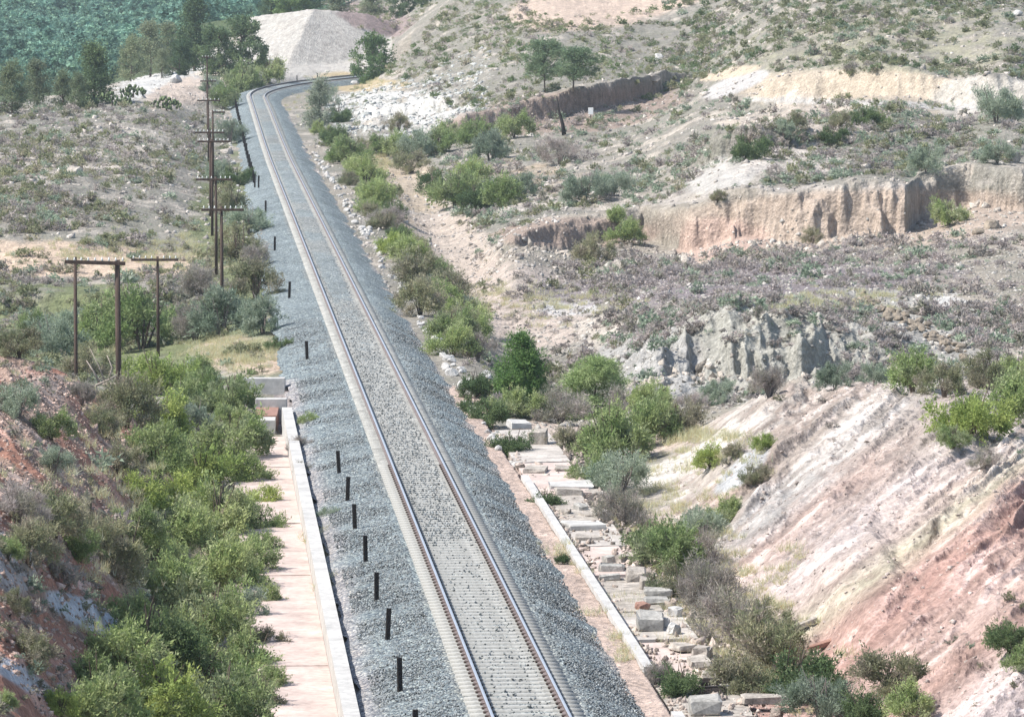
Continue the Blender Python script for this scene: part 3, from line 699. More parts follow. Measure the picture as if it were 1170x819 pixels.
BL = [
 (593,483,24,7,.9,'flat pale slab lying at the head of the ruined channel, beside the dark shrub','broken_slab','concrete',.1),
 (615,494,22,15,.9,'big weathered squared block standing at the upper end of the ruined channel','stone_block','stone',0.),
 (612,537,26,4,1.2,'thin pale slab forming a low step below the big upper block','broken_slab','stone',.05),
 (650,536,30,3,.5,'narrow brown edged slab right of the upper steps of the channel','broken_slab','stone',-.1),
 (652,555,50,4,1.0,'wide cracked slab across the channel above the pinkish block','broken_slab','concrete',0),
 (650,561,31,9,1.0,'pinkish squared block propping the wide cracked slab','stone_block','stone',.05),
 (680,563,18,4,.6,'small slab end poking out from the shrubs beside the pinkish block','broken_slab','stone',.3),
 (664,578,13,9,.6,'dark grey boulder block resting on the rubble heap in mid channel','stone_block','concrete_grey',.4),
 (646,583,12,8,.5,'rounded grey block at the foot of the mid channel rubble heap','stone_block','stone',-.3),
 (672,588,15,6,.6,'small pinkish block in front of the rubble heap','stone_block','stone',.2),
 (686,585,20,5,.5,'slanting slab leaning out of the rubble heap towards the shrubs','broken_slab','stone',.6),
 (667,602,44,6,1.6,'long pale slab spanning the channel below the rubble heap','broken_slab','concrete',.05),
 (672,615,30,4,.8,'low brown faced slab below the long pale slab','broken_slab','stone',0),
 (699,647,29,8,.6,'dark grey oblong block, upper one of the pair by the kerb wall','stone_block','concrete_grey',.02),
 (697,659,24,4,.5,'flat grey slab just below the dark oblong block by the kerb wall','broken_slab','concrete_grey',.02),
 (696,637,10,8,.5,'dark angular stone, left one on top of the oblong block pair','stone_block','concrete_grey',.5),
 (710,637,13,8,.5,'grey angular stone in the middle of the heap above the oblong blocks','stone_block','stone',-.4),
 (725,636,12,8,.5,'pale angular stone at the shrub side of the heap','stone_block','stone',.3),
 (727,654,24,11,.8,'light topped block standing right of the dark oblong block','stone_block','stone',.1),
 (737,663,13,11,.6,'small tan block tucked beside the light topped block','stone_block','stone',-.2),
 (752,675,31,8,.5,'grey oblong block half under the shrubs, upper of two','stone_block','concrete_grey',0),
 (750,686,29,5,.5,'grey flat slab half under the shrubs, lower of two','broken_slab','concrete_grey',0),
 (733,691,13,6,.4,'lone red brick chunk on the pale channel floor','brick_chunk','brick',.3),
 (743,706,31,15,1.0,'large rough block against the kerb wall with a pinkish base','stone_block','concrete_grey',.05),
 (758,708,10,9,.4,'white faced cube leaning against the large rough block','stone_block','white_rock',.5),
 (770,716,11,9,.4,'white faced cube lying free right of the large rough block','stone_block','white_rock',-.5),
 (772,696,12,9,.3,'tilted pale stone at the top of the leaning heap by the shrubs','stone_block','white_rock',.7),
 (781,740,22,4,.8,'flat greenish slab above the small shrub in the lower channel','broken_slab','stone',.2),
 (803,742,20,10,.7,'brown ended slab stacked beside the greenish slab','broken_slab','stone',-.2),
 (800,756,24,7,.9,'broad flat slab below the brown ended slab','broken_slab','stone',.1),
 (818,771,30,4,.7,'thin step slab above the dark beams','broken_slab','stone',0),
 (806,801,36,15,.7,'squared grey green block at the bottom edge of the view','stone_block','concrete_grey',0),
 (880,796,64,9,.5,'long concrete beam poking from the shrubs at the bottom of the view','concrete_beam','stone',-.03),
]
for (u, v, w, h, d, lab, nm, mt, rz) in BL:
    block(u, v, w, h, d, lab, nm, mt, rz=rz, z=-1.2 if v > 560 else -1.08, cat={'stone_block': 'block', 'broken_slab': 'slab', 'brick_chunk': 'brick', 'concrete_beam': 'beam'}[nm])
for (u, v, L, lab) in ((814, 778, 30, 'dark wooden beam laid across the lower channel, upper one'), (812, 787, 34, 'dark wooden beam laid across the lower channel, lower one')):
    block(u, v, L, 3, .25, lab, 'wooden_beam', 'char', z=-1.16, cat='beam')

# rocks placed by direction on the ground
def rock_proto(seed, mat, flat=.7):
    r = np.random.default_rng(seed)
    import bmesh
    bm = bmesh.new(); bmesh.ops.create_icosphere(bm, subdivisions=2, radius=.5)
    planes = r.normal(size=(9, 3)); planes /= np.linalg.norm(planes, axis=1)[:, None]; dd = r.uniform(.26, .42, 9)
    for v in bm.verts:
        p = np.array(v.co)
        for n_, d_ in zip(planes, dd):
            k = p @ n_
            if k > d_: p = p - n_ * (k - d_)
        v.co = p * np.array((1, .85, flat)) + r.normal(0, .012, 3)
    me = bpy.data.meshes.new('rock'); bm.to_mesh(me); bm.free(); me.materials.append(M[mat]); return me
RK = {m: [rock_proto(i * 3 + len(m), m, .6 + .1 * i) for i in range(4)] for m in ('white_rock', 'brown_rock', 'stone')}
def rock(x, y, z, size, mat, label, group=None, name='rock', sq=(1, 1, 1)):
    o = obj(name, rnd.choice(RK[mat])); o.location = (x, y, z + size * .12); o.rotation_euler = (rnd.uniform(-.3, .3), rnd.uniform(-.3, .3), rnd.uniform(0, 6.28))
    o.scale = (size * sq[0], size * sq[1], size * sq[2]); return tag(o, label, 'rock', group)
for Y in 170 * (450 / 170.) ** np.sort(np.array([rnd.random() for _ in range(150)])):
    s = 3.45 + abs(rnd.gauss(0, .35)); x, y = off(Y, s); z = max(float(H(x, y)), float(zball(min(s, 3.5), Y)) - .1)
    rock(float(x), float(y), z, rnd.uniform(.22, .62), 'white_rock', 'pale broken rock along the right foot of the ballast', 'pale rocks edging the ballast on its right')
for Y in [300 + i * 9 + rnd.uniform(-4, 4) for i in range(26)]:
    x, y = off(Y, -3.9 - abs(rnd.gauss(0, .3))); rock(float(x), float(y), float(H(x, y)), rnd.uniform(.3, .7), 'white_rock', 'pale rock along the left foot of the ballast near the poles', 'pale rocks edging the ballast on its left')
t_ = np.linspace(0, 1, 95)
for t in t_:
    u = 983 + 118 * t + rnd.gauss(0, 4); v = 343 + 62 * t + rnd.gauss(0, 4); x, y, z = hit(u, v)
    rock(x, y, z + .05, rnd.uniform(.25, .65), 'brown_rock', 'brown stone of the ruined dry wall slanting down the grey slope', 'stones of the ruined dry wall', 'wall_stone', (1, 1, .8))
for (u, v, s_, m_, lab) in [(709, 308, 26, 'stone', 'big squared grey boulder under the sandy cliff, by a green bush'), (686, 295, 12, 'white_rock', 'small pale rock left of the big squared boulder'),
    (85, 200, 24, 'stone', 'grey boulder among the scrub high on the left slope'), (1015, 292, 20, 'brown_rock', 'orange brown boulder on the scree below the sandy cliff'), (1132, 262, 26, 'brown_rock', 'orange brown boulder below the shaded end of the cliff'), (1118, 268, 16, 'brown_rock', 'small brown boulder beside the orange brown one below the cliff'),
    (746, 100, 22, 'stone', 'dark crusted boulder on the slope at the end of the brown wall'), (1155, 185, 26, 'stone', 'square brown boulder on the terrace at the right edge'), (1050, 325, 16, 'stone', 'pale boulder in the scrub right of the grey outcrop'), (840, 352, 22, 'stone', 'dark rounded boulder on the crest of the grey outcrop'),
    (770, 495, 36, 'white_rock', 'flat ledge of pale stone at the foot of the pink slope, long one'), (690, 497, 18, 'white_rock', 'upright pale slab, left one on the stone ledge'), (704, 494, 18, 'white_rock', 'upright pale slab, right one on the stone ledge'), (722, 492, 30, 'white_rock', 'pale flat stone beside the two upright slabs'),
    (528, 445, 26, 'white_rock', 'pale split rock on the bank by the ballast, above the dark shrub'), (517, 430, 20, 'white_rock', 'grey white rock above the pale split rock by the ballast'), (555, 432, 22, 'white_rock', 'thin white slab behind the dark shrub'), (535, 465, 18, 'white_rock', 'small pale rock at the ballast edge beneath the dark shrub'),
    (1162, 18, 14, 'white_rock', 'pale rock on the far right hillside'), (752, 68, 14, 'white_rock', 'white rock on the hillside over the brown wall'), (405, 97, 10, 'white_rock', 'white rock in the dry grass below the distant bend'),
    (200, 95, 22, 'white_rock', 'white rock under the distant trees, left of the poles'), (285, 84, 20, 'white_rock', 'white rock at the foot of the round dark trees'), (310, 76, 18, 'white_rock', 'tilted white rock below the spoil mound')]:
    x, y, z = hit(u, v); rock(x, y, z, s_ * y / F, m_, lab)
# loose rubble
def scatter(n, fn, size, col, name, var=.2, flat=.8):
    P = []; 
    while len(P) < n:
        u, v = fn(); r = (u - U0) / F; Y = v; P.append((r * Y, Y))
    P = np.array(P); z = H(P[:, 0], P[:, 1]); P = np.c_[P, z]
    o = obj(name, rubble_mesh(name, P, size(P) if callable(size) else size, col, var, flat)); tag(o, kind='stuff'); return o
scatter(12000, lambda: (rnd.uniform(-60, 175), rnd.uniform(92, 165)), lambda P: rng.gamma(1.5, .026, len(P)) + .018, (.42, .31, .26), 'rock_rubble', .3)
scatter(3500, lambda: (rnd.uniform(760, 1240), rnd.uniform(105, 172)), lambda P: rng.gamma(2., .02, len(P)) + .015, (.44, .37, .33), 'slope_rubble', .2)
scatter(9000, lambda: (rnd.uniform(600, 1250), rnd.uniform(185, 300)), lambda P: rng.gamma(2., .04, len(P)) + .04, (.39, .365, .33), 'outcrop_rubble', .25)
scatter(7000, lambda: (rnd.uniform(-60, 1250), rnd.uniform(300, 560)), lambda P: rng.gamma(2., .07, len(P)) + .06, (.43, .39, .35), 'hillside_rubble', .2)
scatter(2600, lambda: (rnd.uniform(370, 560), rnd.uniform(470, 590)), lambda P: rng.gamma(2., .085, len(P)) + .06, (.42, .425, .40), 'white_rubble', .15)
scatter(2500, lambda: (rnd.uniform(400, 660), rnd.uniform(250, 400)), lambda P: rng.gamma(2., .05, len(P)) + .04, (.42, .385, .35), 'wash_rubble', .2)

Pb = []
for _ in range(1100):
    b_ = rnd.choice([BANDS[1]] * 3 + [BANDS[0], BANDS[2], BANDS[2]]); u = rnd.uniform(b_['t'][0][0], min(b_['t'][-1][0], 1250)); Y = float(np.interp(u, [a[0] for a in b_['t']], [a[1] for a in b_['t']])) - b_['amp'] - abs(rnd.gauss(0, 4.)) + .8; Pb.append(((u - U0) / F * Y, Y))
Pb = np.array(Pb); Pb = np.c_[Pb, H(Pb[:, 0], Pb[:, 1])]; tag(obj('fallen_lumps', rubble_mesh('fallen_lumps', Pb, rng.gamma(1.6, .09, len(Pb)) + .05, (.40, .355, .305), .25)), kind='stuff')
Pc = []
for _ in range(2600):
    Y = rnd.uniform(99, 180); q = rnd.choice((rnd.uniform(4., 6.6), 3.98 + abs(rnd.gauss(0, .25)), rnd.gauss(5.9, .4))); x, y = off(Y, q); Pc.append((x, y, -1.24 if Y < 140 else -1.12))
Pc = np.array(Pc, float); tag(obj('channel_rubble', rubble_mesh('channel_rubble', Pc, rng.gamma(1.7, .035, len(Pc)) + .02, (.42, .35, .30), .3)), kind='stuff')
# ------------------------------------------------------------------ posts and telegraph poles
pb = MB(); pb.box((0, 0, .36), (.125, .10, .95), bev=.012, jit=.004); po = pb.build('marker_post', M['post'])
first = True
def put_post(x, y, z, lab, grp, sc=1., lean=0.):
    global first
    o = po if first else po.copy()
    if not first: COL.objects.link(o)
    first = False
    o.location = (x, y, z); o.rotation_euler = (lean + rnd.gauss(0, .03), rnd.gauss(0, .03), .067 + rnd.gauss(0, .1)); o.scale = (1, 1, sc); tag(o, lab, 'post', grp); return o
NP = [(387.6, 541), (397, 572), (405.5, 604.5), (418, 642), (430.5, 686), (443, 731), (457.3, 789.7), (474.5, 852)]
LP = ['farthest of the row of black posts beside the start of the channel wall', 'second farthest of the close row of black posts', 'black post between the second and fourth farthest of the close row', 'middle black post of the close row beside the track', 'black post just nearer than the middle one of the close row', 'third nearest black post of the close row', 'tall black post in the ballast near the bottom of the view', 'black post cut off by the bottom edge of the view']
for (u, v), l_ in zip(NP, LP):
    x, y, z = at_z(u, v, -.45); put_post(x, y, z, l_, 'black marker posts along the left of the ballast', (.82 if v > 700 else .78) / .83)
for (u, v, l_) in [(351, 411, 'lone black post in the ballast above the channel end wall'), (330.5, 340, 'lone black post beside the track level with the tallest near pole'), (314, 286, 'lone black post level with the foot of the middle poles'), (303.5, 243, 'lone black post between the dark green bush and the track'), (295.5, 213, 'black post just nearer than the dense far row')]:
    x, y, z = at_z(u, v, -.45); put_post(x, y, z, l_, 'black marker posts along the left of the ballast')
for Y in np.arange(372, 556, 7.6):
    x, y = off(Y, -2.75); put_post(float(x), float(y), float(zt(Y)) - .5, 'black post in the dense far row at the left of the track', 'dense far row of black posts', 1.1)
for Y in (612, 628, 640, 652):
    x, y = off(Y, -3.3); put_post(float(x), float(y), float(zt(Y)) - .35, 'tiny black post behind the distant bend', 'black posts behind the distant bend', 1.0)
x, y, z = hit(549, 365); put_post(x, y, z, 'short dark stump post standing in the dry wash', None, .75)

def ins(parent, x, y, z):
    b = MB(); b.tube([(x, y, z), (x, y, z + .05), (x, y, z + .08), (x, y, z + .14)], [.035, .045, .028, .02], 7); return b.build('insulator', M['insul'], parent, True)
def pole(u, vtop, uarm, vbase, d, arm, label, grp='telegraph poles in a line left of the track', r=.095, narm=1, nins=8):
    x, y, ztop = at_y(u, vtop, d); zb = at_y(u, vbase, d)[2]; zg = float(H(x, y)); zb = min(zb, zg) - .4
    t = empty('telegraph_pole', (x, y, zb)); tag(t, label, 'telegraph pole', grp)
    hgt = ztop - zb; b = MB(); b.tube([(0, 0, 0), (.01, 0, hgt * .5), (.0, 0, hgt)], [r, r * .9, r * .72], 9); b.build('pole', M['pole'], t, True)
    for k in range(narm):
        L = arm; cxx = (uarm - u) * d / F if uarm else 0
        b = MB(); b.box((cxx, -.13, hgt - .16 - .6 * k), (L, .09, .12), bev=.01, rz=rnd.gauss(0, .01)); a = b.build('crossarm', M['pole'], t)
        for i in range(nins):
            xx = cxx - L / 2 + .12 + (L - .24) * (i / (nins - 1)); 
            if abs(xx) > .1: ins(a, xx, -.13, hgt - .10 - .6 * k)
    return t
pole(253, 236, 254.5, 337, 236, 2.1, 'nearest single pole of the line, its full crossarm carrying pale insulators', nins=8)
pole(246.5, 202, 244.5, 285, 275, 2.1, 'pole just behind the nearest single one, standing slightly to its left')
pole(242, 159, 244.5, 262, 312, 2.1, 'third pole back in the line, with a lower crossarm')
pole(240, 149, 239.5, 240, 335, 2.1, 'fourth pole back in the line, crossarm just over the third')
pole(243, 126, 250, 200, 375, 1.0, 'far pole with a short crossarm to its right', nins=4)
pole(238, 113, 238.5, 180, 415, 2.0, 'fifth full crossarm pole back in the line', nins=6)
pole(237, 91, 238, 160, 470, 1.6, 'far pole whose crossarm shows over the pale rocks', nins=5)
pole(236.5, 64, None, 140, 520, 1.2, 'last pole of the line, its top against the trees', nins=4)
pole(180, 293, 177, 358, 232, 2.3, 'thin pole with a pale long crossarm, between the double pole and the line', r=.085)
# the double pole
x, y, zt0 = at_y(134, 297, 186); t = empty('telegraph_pole', (x, y, -3.2)); tag(t, 'thick dark double pole on the left, joined by one long crossarm above the bright bushes', 'telegraph pole', 'telegraph poles in a line left of the track')
hg = zt0 + 3.2; b = MB(); b.tube([(0, 0, 0), (.02, 0, hg * .5), (.0, 0, hg)], [.125, .115, .10], 10); b.build('pole', M['pole'], t, True)
x2 = (85 - 134) * 186 / F; b = MB(); b.tube([(x2, .3, 0), (x2, .3, hg * .5), (x2, .3, hg + .1)], [.08, .075, .065], 9); b.build('pole', M['pole'], t, True)
b = MB(); L = 69 * 186 / F; cxx = (109 - 134) * 186 / F; b.box((cxx, -.14, hg - .1), (L, .10, .15), bev=.01, tilt=(0, .03)); a = b.build('crossarm', M['pole'], t)
for i in range(9): ins(a, cxx - L / 2 + .1 + (L - .2) * i / 8., -.14, hg - .03 - .02 * (i - 4) * .06)
# sign
x, y, z = hit(675, 139); s_ = y / F
t = empty('marker_sign', (x, y, z)); tag(t, 'small blank white marker plate on a short post before the brown earth wall', 'sign')
b = MB(); b.box((0, 0, .5), (.06, .06, 1.1)); b.build('post', M['pole'], t)
b = MB(); b.box((0, -.05, .95), (.5, .03, .68), bev=.01); b.build('plate', M['white_paint'], t)

# ------------------------------------------------------------------ plants
def leaves(P, D, ln, wd, col, r):
    """thin triangles at P along D"""
    n = len(P); a = r.normal(size=(n, 3)); S = np.cross(D, a); S /= np.linalg.norm(S, axis=1)[:, None] + 1e-9
    ln = ln * r.uniform(.6, 1.4, (n, 1)); w = wd * r.uniform(.6, 1.4, (n, 1))
    V = np.stack([P - S * w, P + S * w, P + D * ln], 1).reshape(-1, 3)
    return V, np.repeat(col, 3, 0)
def foliage(seed, n, shape, cols, ln, wd, nl=11, up=.5, spread=.30, rag=.12, tw=14, lobe_r=(.5, 1.)):
    """shape(r) -> lobe centres (unit width); cols: list of leaf colours, one chosen per twig"""
    r = np.random.default_rng(seed); Cn = shape(r, nl); per = n // (len(Cn) * tw) + 1
    Ps = []; Ds = []; Cs = []; cols = np.array(cols, float)
    for c in Cn:
        lc_ = cols[r.integers(len(cols))]; sp = spread * r.uniform(*lobe_r)
        for _ in range(tw):
            d = r.normal(size=3); d[2] = d[2] * .8 + up * 1.2; d /= np.linalg.norm(d); L = sp * r.uniform(.5, 1.15) * (1 + rag * r.normal())
            t = r.random(per) ** .6; tc_ = lc_ * .6 + cols[r.integers(len(cols))] * .4
            p = c + d * L * t[:, None] + r.normal(0, .035, (per, 3)) * (1 - .4 * t[:, None])
            dd = d + r.normal(0, .55, (per, 3)); dd /= np.linalg.norm(dd, axis=1)[:, None]
            Ps.append(p); Ds.append(dd); Cs.append(tc_ * r.uniform(.75, 1.3, (per, 1)) * np.ones((per, 3)))
    P = np.concatenate(Ps); D = np.concatenate(Ds); Cc = np.concatenate(Cs); k = P[:, 2] > 0.
    V, Cc = leaves(P[k], D[k], ln, wd, Cc[k], r); return V, np.arange(len(V)).reshape(-1, 3), np.clip(Cc * 1.62, .01, .6)
def dome(h=.62, w=.36):
    def f(r, nl):
        a = r.uniform(0, 6.28, nl); q = np.sqrt(r.random(nl)) * w; z = h * r.uniform(.15, .72, nl) * (1 - (q / w) ** 2 * .45)
        return np.c_[q * np.cos(a), q * np.sin(a), z]
    return f
def crown(z0, z1, w, cone=.3):
    def f(r, nl):
        t = r.random(nl); a = r.uniform(0, 6.28, nl); q = w * np.sqrt(r.random(nl)) * (1 - cone * t) * np.sin(np.pi * (t * .8 + .15)) ** .5
        return np.c_[q * np.cos(a), q * np.sin(a), z0 + (z1 - z0) * t]
    return f
G1 = [(.165, .205, .085), (.195, .225, .10), (.14, .185, .07), (.185, .20, .12)]
G2 = [(.075, .105, .045), (.09, .115, .055), (.06, .09, .04)]
G3 = [(.145, .15, .085), (.17, .165, .10), (.12, .135, .075), (.19, .165, .13)]
G4 = [(.22, .19, .175), (.18, .165, .15), (.25, .215, .20), (.15, .15, .11)]
G5 = [(.16, .19, .14), (.19, .215, .165), (.13, .165, .115)]
G6 = [(.19, .23, .07), (.22, .245, .08), (.16, .20, .06)]
GP = [(.07, .10, .05), (.09, .12, .055), (.055, .085, .045)]
def stems(seed, h, n, mat, rad=.012, w=.3):
    r = np.random.default_rng(seed); b = MB()
    for _ in range(n):
        a = r.uniform(0, 6.28); q = r.uniform(.1, 1) * w; e = np.array([q * math.cos(a), q * math.sin(a), h * r.uniform(.5, 1.)])
        m_ = e * np.array([.4, .4, .55]) + r.normal(0, .03, 3); b.tube([(0, 0, -.08), m_, e], [rad, rad * .7, rad * .25], 4, cap=False)
    return b
KINDS = {  # name: (palette, leaves, length, width, kwargs, height)
 'g': (G1, 9500, .040, .0085, dict(nl=20, up=.7), .66, 'green_shrub'),
 'y': (G6, 8500, .038, .0085, dict(nl=16, up=.7), .60, 'green_shrub'),
 'd': (G2, 8500, .036, .0085, dict(nl=16, up=.4), .58, 'dark_shrub'),
 'o': (G3, 8500, .042, .0065, dict(nl=16, up=.9), .60, 'olive_shrub'),
 's': (G5, 8500, .044, .0065, dict(nl=16, up=.9), .66, 'grey_green_shrub'),
 'p': (G4, 5500, .070, .0036, dict(nl=14, up=1.1), .55, 'dry_shrub'),
}
PROTO = {}
for ki, (k, (pal, nlv, ln, wd, kw, hh, nm)) in enumerate(KINDS.items()):
    PROTO[k] = []
    for j in range(4 if k in 'go' else 3):
        V, Fc, Cc = foliage(100 * ki + j, nlv, dome(hh * 1.05, .34 + .04 * j), pal, ln, wd, spread=.26 + .03 * (j % 2), **kw)
        fm = mesh('foliage', V, Fc, [M['leaf']], Cc)
        sb = stems(900 + ki * 10 + j, hh, 26 if k == 'p' else 9, 'twig', .008 if k == 'p' else .014).build('branches', M['twig' if k in 'ps' else 'bark']); sm_ = sb.data; bpy.data.objects.remove(sb)
        PROTO[k].append((fm, sm_))
def plant(name, protos, loc, sc, label, cat, group=None, parts=('foliage', 'branches')):
    fm, sm_ = rnd.choice(protos); t = empty(name, loc, rnd.uniform(0, 6.28), sc); tag(t, label, cat, group)
    obj(parts[0], fm, t); obj(parts[1], sm_, t); return t
def shrub(u, v, wpx, k, label, group=None, hs=1.):
    x, y, z = hit(u, v); w = wpx * y / F / .80; y2 = y + w * .25
    z = float(H(x, y2)) - .03 * w; plant(KINDS[k][6], PROTO[k], (x, y2, z), (w, w, w * hs * 1.12), label, 'shrub', group)
EXPO = .8
GL = 'thicket of shrubs between the red bank and the concrete channel'
DL = 'bushy shrub in the green thicket between the red bank and the concrete channel'
for (u, v, w, k, l_) in [
 (262,478,62,'g','green shrub at the top of the thicket, beside the channel end wall'), (262,535,80,'g',None), (285,560,50,'g',None), (228,560,80,'y',None), (287,616,56,'g',None), (246,620,86,'g',None),
 (287,668,62,'g',None), (248,684,84,'g',None), (200,640,76,'g',None), (285,716,56,'s',None), (238,745,96,'g',None), (192,705,84,'g',None), (168,770,112,'d','broad dark green shrub low in the thicket, below the pale rock face'),
 (285,775,70,'g','bright shrub hanging over the channel near the bottom of the view'), (225,810,100,'g',None), (140,795,96,'g','big bright green shrub at the left foot of the thicket'), (112,815,76,'g',None), (288,822,64,'o',None), (180,838,110,'y',None), (250,845,110,'g',None), (110,850,100,'g',None),
 (178,452,72,'y','tall bright yellow green shrub at the head of the thicket'), (205,478,56,'g',None), (142,490,76,'o','olive shrub at the upper left corner of the thicket'), (184,505,78,'y','round yellow green shrub right of the reddish bank'), (222,508,56,'s',None), (178,545,76,'g',None), (160,585,60,'y',None),
 (208,592,66,'y',None), (135,668,96,'o','olive brown shrub over the pale blue rock face'), (170,650,66,'g',None), (112,640,60,'o',None), (240,470,56,'g',None), (225,440,44,'g',None), (262,500,44,'g',None), (90,645,50,'g',None), (215,550,60,'g',None), (150,620,60,'g',None), (205,680,70,'g',None), (150,730,60,'g',None), (292,520,34,'g',None), (298,585,40,'y',None), (300,640,40,'g',None), (302,700,44,'g',None), (304,748,40,'o',None), (303,800,46,'g',None), (280,500,44,'g',None)]:
    shrub(u, v, w, k, l_ or DL, None if l_ else GL)
